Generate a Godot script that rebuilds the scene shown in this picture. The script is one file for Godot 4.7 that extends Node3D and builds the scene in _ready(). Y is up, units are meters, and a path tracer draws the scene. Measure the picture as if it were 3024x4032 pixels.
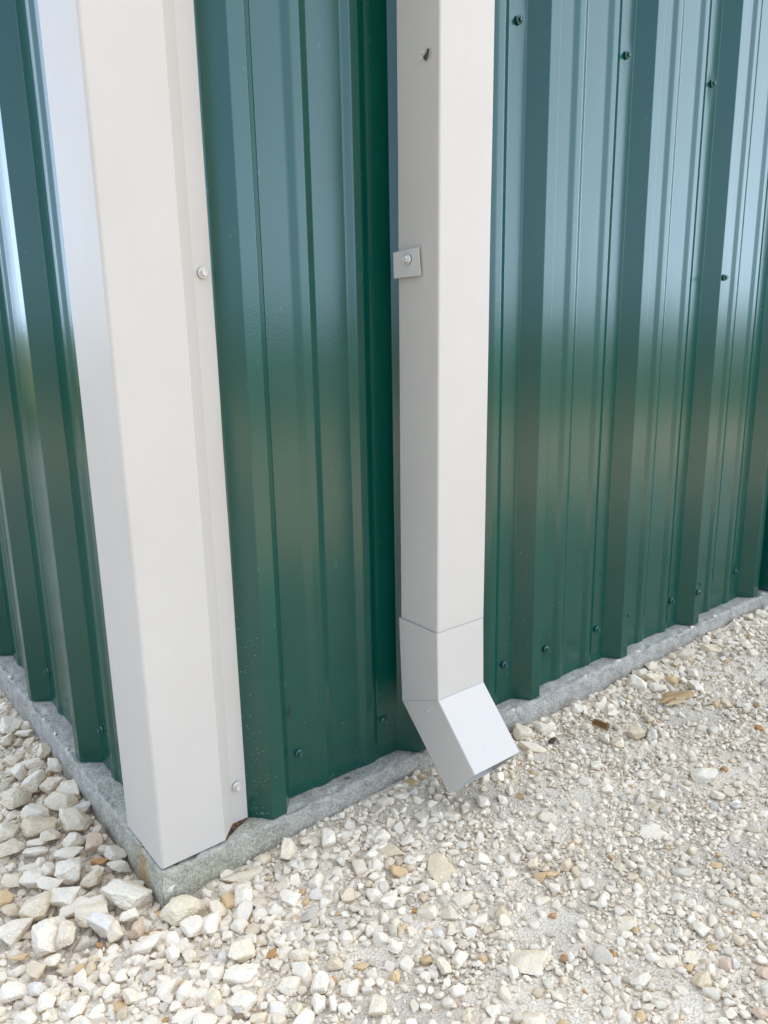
extends Node3D

const RIB = 0.3048          # spacing of the ribs
const FIRST_RIGHT = 0.1585  # centre of the first rib on the right wall, along x
const FIRST_LEFT = 0.3488   # centre of the first rib on the left wall, along -z
const HEIGHT = 3.5          # eave

const SKY_HAZE = 8.0
const SKY_LEVEL = 1.0

var rng := RandomNumberGenerator.new()
var mats := {}
var used := {}
var rocks: Array = []       # detailed rock meshes
var taken := {}             # hash grid of the stones that already lie there
var stone_count := 0

# ---------------------------------------------------------------- helpers
func numbered(called: String) -> String:
	var n: int = used.get(called, 0)
	used[called] = n + 1
	return called if n == 0 else "%s_%03d" % [called, n]

func thing(called: String, label: String, category: String, at := Vector3.ZERO, group := "") -> Node3D:
	var o := Node3D.new()
	o.name = numbered(called)
	add_child(o)
	o.position = at
	tag(o, label, category, group)
	return o

func tag(o: Node, label: String, category: String, group := "") -> void:
	o.set_meta("label", label)
	o.set_meta("category", category)
	if group != "":
		o.set_meta("group", group)

func put(called: String, mesh: Mesh, mat: Material, parent: Node) -> MeshInstance3D:
	var o := MeshInstance3D.new()
	o.name = numbered(called) if parent == self else called
	o.mesh = mesh
	o.material_override = mat
	o.cast_shadow = GeometryInstance3D.SHADOW_CASTING_SETTING_ON
	parent.add_child(o, true)
	return o

# a mesh under construction
class Shape:
	var v := PackedVector3Array()
	var n := PackedVector3Array()
	var uv := PackedVector2Array()
	var c := PackedColorArray()
	var i := PackedInt32Array()
	func vert(p: Vector3, nn: Vector3, col := Color.WHITE, t := Vector2.ZERO) -> int:
		v.append(p); n.append(nn); c.append(col); uv.append(t)
		return v.size() - 1
	func tri(a: int, b: int, d: int) -> void:   # turned so that it faces the way its normals point
		var f := (v[b] - v[a]).cross(v[d] - v[a])
		if f.dot(n[a] + n[b] + n[d]) > 0.0:
			i.append(a); i.append(d); i.append(b)
		else:
			i.append(a); i.append(b); i.append(d)
	func quad(a: int, b: int, d: int, e: int) -> void:
		tri(a, b, d); tri(a, d, e)
	func flat4(p: Vector3, q: Vector3, r: Vector3, s: Vector3, nn: Vector3, col := Color.WHITE) -> void:
		quad(vert(p, nn, col), vert(q, nn, col), vert(r, nn, col), vert(s, nn, col))
	func flat3(p: Vector3, q: Vector3, r: Vector3, out: Vector3, col := Color.WHITE) -> void:
		var nn := (q - p).cross(r - p).normalized()
		if nn.dot(out) < 0.0:
			nn = -nn
		tri(vert(p, nn, col), vert(q, nn, col), vert(r, nn, col))
	func box(lo: Vector3, hi: Vector3, col := Color.WHITE) -> void:
		var p := [Vector3(lo.x, lo.y, lo.z), Vector3(hi.x, lo.y, lo.z), Vector3(hi.x, hi.y, lo.z), Vector3(lo.x, hi.y, lo.z), Vector3(lo.x, lo.y, hi.z), Vector3(hi.x, lo.y, hi.z), Vector3(hi.x, hi.y, hi.z), Vector3(lo.x, hi.y, hi.z)]
		flat4(p[0], p[1], p[2], p[3], Vector3(0, 0, -1), col)
		flat4(p[4], p[5], p[6], p[7], Vector3(0, 0, 1), col)
		flat4(p[0], p[4], p[7], p[3], Vector3(-1, 0, 0), col)
		flat4(p[1], p[5], p[6], p[2], Vector3(1, 0, 0), col)
		flat4(p[0], p[1], p[5], p[4], Vector3(0, -1, 0), col)
		flat4(p[3], p[2], p[6], p[7], Vector3(0, 1, 0), col)
	func mesh() -> ArrayMesh:
		var a := []
		a.resize(Mesh.ARRAY_MAX)
		a[Mesh.ARRAY_VERTEX] = v
		a[Mesh.ARRAY_NORMAL] = n
		a[Mesh.ARRAY_TEX_UV] = uv
		a[Mesh.ARRAY_COLOR] = c
		a[Mesh.ARRAY_INDEX] = i
		var m := ArrayMesh.new()
		m.add_surface_from_arrays(Mesh.PRIMITIVE_TRIANGLES, a)
		return m

func smooth(a: float, b: float, x: float) -> float:
	return smoothstep(a, b, x)

func noise(seed_: int, freq: float, octaves := 3) -> FastNoiseLite:
	var f := FastNoiseLite.new()
	f.seed = seed_
	f.noise_type = FastNoiseLite.TYPE_SIMPLEX_SMOOTH
	f.frequency = freq
	f.fractal_type = FastNoiseLite.FRACTAL_FBM if octaves > 1 else FastNoiseLite.FRACTAL_NONE
	f.fractal_octaves = octaves
	return f

func tile(seed_: int, size: int, freq: float, octaves := 4) -> Image:
	var im := noise(seed_, freq, octaves).get_seamless_image(size, size)
	im.convert(Image.FORMAT_L8)
	return im

func bumps(seed_: int, size: int, freq: float, strength: float, octaves := 4) -> ImageTexture:
	var im := tile(seed_, size, freq, octaves)
	im.convert(Image.FORMAT_RGBA8)
	im.bump_map_to_normal_map(strength)
	return ImageTexture.create_from_image(im)

func lin(r: float, g: float, b: float) -> Color:
	return Color(r, g, b).linear_to_srgb()

func triplanar(m: StandardMaterial3D, repeat: float, world := true) -> void:
	m.uv1_triplanar = true
	m.uv1_world_triplanar = world
	m.uv1_scale = Vector3.ONE / repeat

# a folded sheet's section: corners with radii become arcs, long runs are cut up; each point carries its normal
func fold(pts: Array, radius: float, steps: int, longest: float, side: float, gentle := 0.0) -> Array:
	var line := []   # [point, normal]
	var run := []
	for k in range(pts.size() - 1):
		var d: Vector2 = (pts[k + 1] - pts[k]).normalized()
		run.append(Vector2(-d.y, d.x) * side)
	for k in range(pts.size()):
		if k == 0:
			line.append([pts[0], run[0]])
			continue
		var seg_end: Vector2 = pts[k]
		if k < pts.size() - 1:
			var d0: Vector2 = (pts[k] - pts[k - 1])
			var d1: Vector2 = (pts[k + 1] - pts[k])
			var turn: float = abs(d0.angle_to(d1))
			var bend_radius := gentle if gentle > 0.0 and turn < 0.6 else radius
			var cut: float = min(bend_radius * tan(turn / 2.0), min(d0.length(), d1.length()) * 0.45)
			var a: Vector2 = pts[k] - d0.normalized() * cut
			var b: Vector2 = pts[k] + d1.normalized() * cut
			cut_run(line, a, run[k - 1], longest)
			for s in range(1, steps + 1):
				var t := float(s) / steps
				var q := a.lerp(pts[k], t).lerp(pts[k].lerp(b, t), t)
				line.append([q, run[k - 1].lerp(run[k], t).normalized()])
		else:
			cut_run(line, seg_end, run[k - 1], longest)
	return line

func cut_run(line: Array, to: Vector2, nn: Vector2, longest: float) -> void:
	var from: Vector2 = line[-1][0]
	var n := maxi(1, int(ceil(from.distance_to(to) / longest)))
	for s in range(1, n + 1):
		line.append([from.lerp(to, float(s) / n), nn])

# ---------------------------------------------------------------- materials
func green_picture() -> ImageTexture:
	var s := 1024
	var im := Image.create(s, s, false, Image.FORMAT_RGB8)
	im.fill(lin(0.0075, 0.073, 0.046))
	var n := tile(11, s, 0.006, 4)
	for y in s:
		for x in s:
			var t := n.get_pixel(x, y).r
			im.set_pixel(x, y, lin(0.0012 + 0.0006 * t, 0.054 + 0.008 * t, 0.034 + 0.005 * t))
	rng.seed = 5
	for k in 90:      # dried drops and specks of lime dust
		var cx := rng.randi() % s
		var cy := rng.randi() % s
		var r := rng.randi_range(0, 2)
		var a := rng.randf_range(0.05, 0.35)
		for dy in range(-r, r + 1):
			for dx in range(-r, r + 1):
				if dx * dx + dy * dy <= r * r + 1:
					var px := posmod(cx + dx, s)
					var py := posmod(cy + dy * 2, s)
					im.set_pixel(px, py, im.get_pixel(px, py).lerp(Color(0.62, 0.66, 0.6), a))
	return ImageTexture.create_from_image(im)

func white_picture() -> ImageTexture:
	var s := 1024
	var im := Image.create(s, s, false, Image.FORMAT_RGB8)
	var n := tile(21, s, 0.004, 3)
	for y in s:
		for x in s:
			var t := n.get_pixel(x, y).r
			im.set_pixel(x, y, lin(0.545 + 0.02 * t, 0.475 + 0.02 * t, 0.385 + 0.02 * t))
	rng.seed = 8
	for k in 70:
		var cx := rng.randi() % s
		var cy := rng.randi() % s
		var a := rng.randf_range(0.08, 0.45)
		for d in rng.randi_range(1, 3):
			var px := posmod(cx + (d % 2), s)
			var py := posmod(cy + d, s)
			im.set_pixel(px, py, im.get_pixel(px, py).lerp(Color(0.42, 0.38, 0.33), a))
	return ImageTexture.create_from_image(im)

func stone_picture() -> ImageTexture:
	var s := 512
	var im := Image.create(s, s, false, Image.FORMAT_RGB8)
	var a := tile(31, s, 0.012, 5)
	var b := tile(32, s, 0.05, 4)
	var c := tile(33, s, 0.11, 2)
	for y in s:
		for x in s:
			var t := a.get_pixel(x, y).r
			var u := b.get_pixel(x, y).r
			var w := c.get_pixel(x, y).r
			var l := 0.92 + 0.18 * (u - 0.5) + 0.14 * (t - 0.5)
			var warm := smoothstep(0.55, 0.8, t) * 0.12
			if w > 0.86 and u > 0.5:
				l *= 0.55
			im.set_pixel(x, y, Color(clampf(l, 0, 1), clampf(l * 0.942 - warm * 0.35, 0, 1), clampf(l * 0.852 - warm, 0, 1)))
	return ImageTexture.create_from_image(im)

func stone_material(c: Color, tex: Texture2D, nrm: Texture2D) -> StandardMaterial3D:
	var m := StandardMaterial3D.new()
	m.albedo_color = c
	m.albedo_texture = tex
	m.roughness = 0.93
	m.metallic_specular = 0.3
	m.normal_enabled = true
	m.normal_texture = nrm
	m.normal_scale = 1.3
	triplanar(m, 2.3, false)
	return m

func make_materials() -> void:
	var green := StandardMaterial3D.new()
	green.albedo_texture = green_picture()
	green.roughness = 0.2
	green.metallic_specular = 0.58
	green.normal_enabled = true
	green.normal_texture = bumps(12, 1024, 0.16, 2.0, 2)
	green.normal_scale = 0.03
	triplanar(green, 0.75)
	mats.green = green
	var shade := StandardMaterial3D.new()     # screws and trim in the same green
	shade.albedo_color = lin(0.008, 0.072, 0.05)
	shade.roughness = 0.35
	shade.metallic_specular = 0.6
	mats.green_screw = shade
	var white := StandardMaterial3D.new()
	white.albedo_texture = white_picture()
	white.roughness = 0.44
	white.metallic_specular = 0.34
	white.normal_enabled = true
	white.normal_texture = bumps(13, 512, 0.03, 2.0, 2)
	white.normal_scale = 0.06
	triplanar(white, 0.8)
	mats.white = white
	var ws := StandardMaterial3D.new()
	ws.albedo_color = lin(0.60, 0.54, 0.45)
	ws.roughness = 0.35
	mats.white_screw = ws
	var rubber := StandardMaterial3D.new()
	rubber.albedo_color = lin(0.02, 0.025, 0.025)
	rubber.roughness = 0.8
	mats.rubber = rubber
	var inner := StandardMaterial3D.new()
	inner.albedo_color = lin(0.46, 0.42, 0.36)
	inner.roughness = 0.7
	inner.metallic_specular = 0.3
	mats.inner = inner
	# concrete
	var s := 1024
	var im := Image.create(s, s, false, Image.FORMAT_RGB8)
	var hm := Image.create(s, s, false, Image.FORMAT_L8)
	var a := tile(41, s, 0.008, 4)
	var b := tile(42, s, 0.05, 5)
	var c := tile(43, s, 0.14, 2)
	for y in s:
		for x in s:
			var t := a.get_pixel(x, y).r
			var u := b.get_pixel(x, y).r
			var w := c.get_pixel(x, y).r
			var l := 0.37 + 0.18 * (t - 0.5) + 0.32 * (u - 0.5)
			var hh := 0.6 + 0.5 * (u - 0.5)
			if w > 0.76 and u < 0.55:
				l *= 0.35
				hh -= 0.45
			l = maxf(l, 0.03)
			im.set_pixel(x, y, lin(l, l * 0.90, l * 0.72))
			hm.set_pixel(x, y, Color(hh, hh, hh))
	var conc := StandardMaterial3D.new()
	conc.albedo_texture = ImageTexture.create_from_image(im)
	conc.roughness = 0.92
	conc.metallic_specular = 0.3
	conc.vertex_color_use_as_albedo = true
	hm.convert(Image.FORMAT_RGBA8)
	hm.bump_map_to_normal_map(3.0)
	conc.normal_enabled = true
	conc.normal_texture = ImageTexture.create_from_image(hm)
	conc.normal_scale = 0.9
	triplanar(conc, 0.33)
	mats.concrete = conc
	# stones
	var tex := stone_picture()
	var nrm := bumps(34, 512, 0.03, 5.0, 5)
	var tones := {"w": lin(0.93, 0.905, 0.86), "c": lin(0.87, 0.82, 0.73), "g": lin(0.74, 0.72, 0.68), "t": lin(0.77, 0.69, 0.57), "o": lin(0.78, 0.61, 0.40), "b": lin(0.55, 0.34, 0.17), "p": lin(0.70, 0.585, 0.50), "k": lin(0.87, 0.82, 0.70), "l": lin(0.80, 0.81, 0.83), "d": lin(0.30, 0.24, 0.18)}
	for k in tones:
		mats["stone_" + k] = stone_material(tones[k], tex, nrm)
	var loose := stone_material(Color.WHITE, tex, nrm)
	loose.vertex_color_use_as_albedo = true
	mats.pebble = loose
	# ground between the stones
	var g := Image.create(512, 512, false, Image.FORMAT_RGB8)
	var ga := tile(51, 512, 0.01, 4)
	var gb := tile(52, 512, 0.12, 3)
	for y in 512:
		for x in 512:
			var t := ga.get_pixel(x, y).r
			var u := gb.get_pixel(x, y).r
			var l := 0.72 + 0.10 * (t - 0.5) + 0.30 * (u - 0.5)
			g.set_pixel(x, y, lin(l, l * 0.84, l * 0.625))
	var ground := StandardMaterial3D.new()
	ground.albedo_texture = ImageTexture.create_from_image(g)
	ground.roughness = 0.97
	ground.metallic_specular = 0.2
	ground.vertex_color_use_as_albedo = true
	ground.normal_enabled = true
	ground.normal_texture = bumps(53, 512, 0.12, 5.0, 4)
	ground.normal_scale = 1.0
	triplanar(ground, 0.30)
	mats.ground = ground
	var wood := StandardMaterial3D.new()
	wood.albedo_color = lin(0.66, 0.50, 0.28)
	wood.roughness = 0.85
	wood.vertex_color_use_as_albedo = true
	mats.wood = wood
	var twig := StandardMaterial3D.new()
	twig.albedo_color = lin(0.07, 0.045, 0.03)
	twig.roughness = 0.9
	mats.twig = twig
	var bark := StandardMaterial3D.new()
	bark.albedo_color = lin(0.30, 0.15, 0.05)
	bark.roughness = 0.85
	bark.vertex_color_use_as_albedo = true
	mats.bark = bark
	var rust := StandardMaterial3D.new()
	rust.albedo_texture = rust_picture()
	rust.roughness = 0.9
	rust.normal_enabled = true
	rust.normal_texture = nrm
	triplanar(rust, 0.05)
	mats.rust = rust
	var dust := StandardMaterial3D.new()
	dust.albedo_color = lin(0.30, 0.33, 0.27)
	dust.roughness = 0.95
	mats.dust = dust
	var scuff := StandardMaterial3D.new()
	scuff.albedo_color = lin(0.30, 0.29, 0.28)
	scuff.roughness = 0.7
	mats.scuff = scuff
	var roof := StandardMaterial3D.new()
	roof.albedo_color = lin(0.55, 0.56, 0.55)
	roof.roughness = 0.5
	mats.roof = roof

func rust_picture() -> ImageTexture:
	var im := Image.create(128, 128, false, Image.FORMAT_RGB8)
	var a := tile(61, 128, 0.03, 4)
	for y in 128:
		for x in 128:
			var t := a.get_pixel(x, y).r
			im.set_pixel(x, y, lin(0.035, 0.018, 0.012).lerp(lin(0.22, 0.085, 0.025), smoothstep(0.3, 0.75, t)))
	return ImageTexture.create_from_image(im)

# ---------------------------------------------------------------- sky
# a clear, slightly hazy summer sky: paler towards the horizon, brightest round the sun
func hazy_sky(sun: Vector3) -> ImageTexture:
	var w := 512
	var h := 256
	var im := Image.create(w, h, false, Image.FORMAT_RGBF)
	for j in h:
		var el := PI / 2.0 - PI * (j + 0.5) / h
		var up := maxf(sin(el), 0.02)
		for i in w:
			var az := TAU * (i + 0.5) / w
			var d := Vector3(sin(az) * cos(el), sin(el), -cos(az) * cos(el))
			var x := acos(clampf(d.dot(sun), -1.0, 1.0))
			var haze := SKY_HAZE * exp(-1.7 * x) + 0.3 * cos(x) * cos(x)
			var air := 1.0 - exp(-0.36 / up)
			var low := pow(1.0 - up, 3.5)
			var blue := Vector3(0.38, 0.66, 1.20) 
			var pale := Vector3(1.02, 1.0, 1.0)
			var rim := Vector3(0.76, 1.02, 1.34) * 5.0
			var side := 0.22 + 0.78 * smoothstep(-0.5, 0.75, cos(x))
			blue *= 0.72 + 0.28 * side
			var c := blue.lerp(rim, 0.66 * low * side) * (0.95 + 0.25 * air) + pale * haze * (0.4 + 0.6 * air)
			c *= SKY_LEVEL
			im.set_pixel(i, j, Color(c.x, c.y, c.z))
	return ImageTexture.create_from_image(im)

# ---------------------------------------------------------------- setting
func ground_height(x: float, z: float) -> float:
	var xs := [-2.0, 0.0, 0.06, 0.2, 0.38, 0.68, 0.93, 1.15, 1.44, 3.0]
	var ys := [-0.055, -0.055, -0.052, -0.042, -0.035, -0.045, -0.055, -0.048, -0.040, -0.04]
	var near: float = ys[0]
	for k in range(xs.size() - 1):
		if x >= xs[k]:
			near = lerpf(ys[k], ys[k + 1], clampf((x - xs[k]) / (xs[k + 1] - xs[k]), 0, 1))
	var y := lerpf(near, -0.05, smoothstep(0.04, 0.39, z))
	if x < -0.04:
		y = lerpf(y, -0.052, clampf((-0.04 - x) / 0.1, 0, 1))
	return y - hollow(x, z)

# the coarse stones lie in a shallow trench along the left wall
func hollow(x: float, z: float) -> float:
	return 0.012 * smoothstep(0.03, -0.04, x) * smoothstep(-0.45, -0.2, x) * smoothstep(0.16, 0.02, z)

func spread(lo: float, hi: float, step: float, far: float) -> Array:
	var r := []
	var x := lo
	while x < hi + 1e-6:
		r.append(x)
		x += step
	var d := step
	x = hi
	while x < far:
		d *= 1.35
		x += d
		r.append(x)
	d = step
	x = lo
	while x > -far:
		d *= 1.35
		x -= d
		r.push_front(x)
	return r

func make_ground() -> void:
	var xs := spread(-0.8, 2.6, 0.02, 900.0)
	var zs := spread(-1.6, 1.6, 0.02, 900.0)
	var n := noise(71, 9.0, 3)
	var w := noise(72, 0.02, 3)
	var s := Shape.new()
	var cols := xs.size()
	for z in zs:
		for x in xs:
			var y: float = ground_height(x, z) + 0.003 * n.get_noise_2d(x, z)
			if x > -0.02 and z < 0.02 and x < 11.0 and z > -9.0:
				y = -0.2
			var d := Vector2(x, z).length()
			var grass := smoothstep(4.4, 6.6, d + 2.0 * w.get_noise_2d(x * 10.0, z * 10.0))
			var patch := 0.92 + 0.25 * n.get_noise_2d(x * 0.35 + 40.0, z * 0.35)
			var c := Color(patch, patch, patch).lerp(Color(0.13, 0.17, 0.07), grass)
			s.vert(Vector3(x, y, z), Vector3.UP, c)
	for j in range(zs.size() - 1):
		for k in range(cols - 1):
			var q := j * cols + k
			s.quad(q, q + 1, q + cols + 1, q + cols)
	var o := put("ground", s.mesh(), mats.ground, self)
	o.set_meta("kind", "structure")
	tag(o, "beige compacted dust and ground under the gravel", "ground")

# ---------------------------------------------------------------- walls
# one ribbed sheet; the wall runs along +u, its outside is +w; place() turns (u, y, w) into the scene
func sheet_section(u0: float, u1: float, first: float) -> Array:
	var pts := [Vector2(u0, 0.0)]
	var k := int(floor((u0 - first) / RIB)) - 1
	while first + k * RIB < u1 + 0.4:
		var c := first + k * RIB
		for p in [Vector2(-0.038, 0), Vector2(-0.013, 0.0308), Vector2(0.013, 0.0308), Vector2(0.038, 0), Vector2(0.0840, 0), Vector2(0.0965, 0.0042), Vector2(0.1115, 0.0042), Vector2(0.1240, 0), Vector2(0.1825, 0), Vector2(0.1950, 0.0042), Vector2(0.2100, 0.0042), Vector2(0.2225, 0)]:
			var q := Vector2(c + p.x, p.y)
			if q.x > u0 + 0.002 and q.x < u1 - 0.002:
				pts.append(q)
		k += 1
	pts.append(Vector2(u1, 0.0))
	return fold(pts, 0.0030, 3, 0.008, 1.0, 0.016)

func rows_of(screw_heights: Array) -> Array:
	var r := []
	var y := 0.0
	while y < HEIGHT:
		r.append(y)
		var step := 0.05
		for h in screw_heights:
			if absf(y - h) < 0.05:
				step = 0.006
		y += step
	r.append(HEIGHT)
	return r

func make_sheet(u0: float, u1: float, first: float, left: bool, screws: Array, lift: float) -> ArrayMesh:
	var sec := sheet_section(u0, u1, first)
	var ys := rows_of([0.075, 1.2365])
	var wav := noise(81 + int(left), 1.0, 2)
	var s := Shape.new()
	var place := func(u: float, y: float, w: float) -> Vector3:
		return Vector3(-w, y, -u) if left else Vector3(u, y, w)
	var bend := func(u: float, y: float) -> float:
		var d: float = 0.00032 * wav.get_noise_2d(u * 5.0, y * 3.0) + 0.00004 * wav.get_noise_2d(u * 22.0, y * 9.0 + 50.0)
		for q in screws:
			var r2: float = ((u - q.x) * (u - q.x) + (y - q.y) * (y - q.y) * 0.6) / 0.00022
			if r2 < 8.0:
				d -= 0.0009 * exp(-r2)
		return d
	var side := sec.size()
	for y in ys:
		for e in sec:
			var p: Vector2 = e[0]
			var m: Vector2 = e[1]
			var d: float = bend.call(p.x, y)
			var du: float = (bend.call(p.x + 0.002, y) - d) / 0.002
			var dy: float = (bend.call(p.x, y + 0.002) - d) / 0.002
			var nn := Vector3(m.x - du * m.y, -dy * m.y, m.y)
			var nv: Vector3 = place.call(nn.x, nn.y, nn.z)
			s.vert(place.call(p.x, y, p.y + d + lift), nv.normalized())
	for j in range(ys.size() - 1):
		for k in range(side - 1):
			var q := j * side + k
			s.quad(q, q + 1, q + side + 1, q + side)
	# the cut lower edge and the side edge show the sheet's thickness
	var t := 0.0007
	for k in range(side - 1):
		var p: Vector2 = sec[k][0]
		var q: Vector2 = sec[k + 1][0]
		s.flat4(place.call(p.x, 0.0, p.y + lift), place.call(q.x, 0.0, q.y + lift), place.call(q.x, 0.0, q.y + lift - t), place.call(p.x, 0.0, p.y + lift - t), Vector3.DOWN)
	var e1: Vector2 = sec[-1][0]
	s.flat4(place.call(e1.x, 0.0, e1.y + lift), place.call(e1.x, HEIGHT, e1.y + lift), place.call(e1.x, HEIGHT, e1.y + lift - t - 0.0004), place.call(e1.x, 0.0, e1.y + lift - t - 0.0004), place.call(1, 0, 0))
	return s.mesh()

func ring(s: Shape, prof: Array, sides: int, flat := false) -> void:   # lathe about z; prof = [Vector2(r, z)]
	for k in range(prof.size() - 1):
		var a: Vector2 = prof[k]
		var b: Vector2 = prof[k + 1]
		var slope := Vector2(b.y - a.y, a.x - b.x).normalized()
		for j in sides:
			var t0 := TAU * j / sides
			var t1 := TAU * (j + 1) / sides
			var m := (t0 + t1) / 2.0
			var n0 := Vector3(cos(m if flat else t0) * slope.x, sin(m if flat else t0) * slope.x, slope.y)
			var n1 := Vector3(cos(m if flat else t1) * slope.x, sin(m if flat else t1) * slope.x, slope.y)
			var i0 := s.vert(Vector3(cos(t0) * a.x, sin(t0) * a.x, a.y), n0)
			var i1 := s.vert(Vector3(cos(t1) * a.x, sin(t1) * a.x, a.y), n1)
			var i2 := s.vert(Vector3(cos(t1) * b.x, sin(t1) * b.x, b.y), n1)
			var i3 := s.vert(Vector3(cos(t0) * b.x, sin(t0) * b.x, b.y), n0)
			s.tri(i0, i1, i2)
			if b.x > 1e-6:
				s.tri(i0, i2, i3)

var screw_parts := []
func add_screw(parent: Node3D, at: Vector3, out: Vector3, mat: Material, roll: float, scale_ := 1.0) -> void:
	if screw_parts.is_empty():
		var a := Shape.new()
		ring(a, [Vector2(0.0070, 0.0), Vector2(0.0072, 0.0008), Vector2(0.0066, 0.0014)], 28)
		var b := Shape.new()
		ring(b, [Vector2(0.0070, 0.0012), Vector2(0.0071, 0.0017), Vector2(0.0058, 0.0026), Vector2(0.0052, 0.0032), Vector2(0.0036, 0.0034)], 28)
		var c := Shape.new()
		ring(c, [Vector2(0.0045, 0.0030), Vector2(0.0045, 0.0072), Vector2(0.0040, 0.0078), Vector2(0.0031, 0.0078), Vector2(0.0027, 0.0070), Vector2(0.0, 0.0069)], 6, true)
		screw_parts = [a.mesh(), b.mesh(), c.mesh()]
	var o := Node3D.new()
	o.name = "screw"
	parent.add_child(o, true)
	o.position = at
	var zz := out.normalized()
	var up := Vector3.UP
	var xx := up.cross(zz).normalized()
	o.basis = Basis(xx, zz.cross(xx), zz) * Basis(Vector3(0, 0, 1), roll) * Basis(Vector3(1, 0, 0), 0.05 * sin(roll * 7.0)) * Basis.from_scale(Vector3.ONE * scale_)
	put("gasket", screw_parts[0], mats.rubber, o)
	put("washer", screw_parts[1], mat, o)
	put("head", screw_parts[2], mat, o)

func make_walls() -> void:
	rng.seed = 3
	# right wall: sheets three ribs wide, each lapping over the next
	var r := thing("steel_wall", "dark green ribbed steel wall running right from the pale corner trim", "wall")
	var right_screws := [Vector2(0.2174, 0.0739), Vector2(0.3953, 0.0699), Vector2(0.7046, 0.0823), Vector2(0.8323, 0.0789), Vector2(1.0063, 0.0771), Vector2(1.3082, 0.0703), Vector2(1.6201, 0.0788), Vector2(0.7077, 1.2364), Vector2(1.0108, 1.2363), Vector2(1.318, 1.2346)]
	var k := 0
	var u := 0.012
	while u < 7.5:
		var to := FIRST_RIGHT + (3.0 * k + 1.0) * RIB + 0.0405
		put("wall_panel", make_sheet(u, to, FIRST_RIGHT, false, right_screws, 0.0011 if k % 2 == 0 else 0.0), mats.green, r)
		u = to - 0.008
		k += 1
	for q in right_screws:
		add_screw(r, Vector3(q.x, q.y, 0.0012), Vector3(0, 0, 1), mats.green_screw, rng.randf() * TAU)
	# stitch screws on the rib where two sheets lap, and two short rivets
	add_screw(r, Vector3(1.3770, 0.8378, 0.0322), Vector3(0, 0, 1), mats.green_screw, 0.7)
	add_screw(r, Vector3(1.3768, 0.0839, 0.0322), Vector3(0, 0, 1), mats.green_screw, 2.2)
	add_screw(r, Vector3(1.0838, 0.0985, 0.0310), Vector3(0, 0, 1), mats.green_screw, 0.4, 0.5)
	add_screw(r, Vector3(1.3868, 0.1035, 0.0322), Vector3(0, 0, 1), mats.green_screw, 1.4, 0.5)
	# lime dust splashed up from the gravel
	rng.seed = 61
	var dust := Shape.new()
	for t in 260:
		var du := rng.randf_range(0.12, 1.68) if t % 3 > 0 else FIRST_RIGHT + rng.randf_range(-0.037, -0.014)
		var dy := 0.008 + 0.34 * pow(rng.randf(), 2.2)
		var off := fposmod(du - FIRST_RIGHT + RIB / 2, RIB) - RIB / 2
		var w := 0.0
		var nn := Vector3(0, 0, 1)
		if absf(off) < 0.038:
			w = clampf((0.038 - absf(off)) / 0.025, 0, 1) * 0.0308
			if absf(off) > 0.013:
				nn = Vector3(signf(off) * 0.0308, 0, 0.025).normalized()
		var c := Vector3(du, dy, w + 0.0012) + nn * 0.0005
		var e1 := Vector3.UP.cross(nn) * rng.randf_range(0.0003, 0.0009)
		var e2 := Vector3.UP * rng.randf_range(0.0003, 0.0010)
		dust.flat4(c - e1, c - e2, c + e1, c + e2, nn)
	put("dust_specks", dust.mesh(), mats.dust, r).set_meta("kind", "stuff")
	# left wall
	var l := thing("steel_wall", "dark green glossy ribbed steel wall running back along the left edge", "wall")
	var left_screws := [Vector2(0.2917, 0.0714), Vector2(0.6029, 0.0706), Vector2(0.9319, 0.0629)]
	k = 0
	u = 0.012
	while u < 7.5:
		var to := FIRST_LEFT + 3.0 * RIB * k - RIB - 0.0445 + 0.085
		put("wall_panel", make_sheet(u, to, FIRST_LEFT, true, left_screws, 0.0011 if k % 2 == 1 else 0.0), mats.green, l)
		u = to - 0.008
		k += 1
	for q in left_screws:
		add_screw(l, Vector3(-0.0006, q.y, -q.x), Vector3(-1, 0, 0), mats.green_screw, rng.randf() * TAU)
	# what closes the building behind them
	var b := thing("building_shell", "plain back walls of the green steel building", "wall")
	var s := Shape.new()
	s.box(Vector3(7.3, 0.0, -7.4), Vector3(7.4, HEIGHT, -0.02))
	put("side_wall", s.mesh(), mats.green_screw, b)
	s = Shape.new()
	s.box(Vector3(0.02, 0.0, -7.45), Vector3(7.29, HEIGHT, -7.41))
	put("rear_wall", s.mesh(), mats.green_screw, b)
	var f := thing("metal_roof", "pale metal roof of the green steel building", "roof")
	s = Shape.new()
	s.box(Vector3(-0.16, HEIGHT + 0.002, -7.6), Vector3(7.6, HEIGHT + 0.08, 0.18))
	put("roof_sheet", s.mesh(), mats.roof, f)

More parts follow.
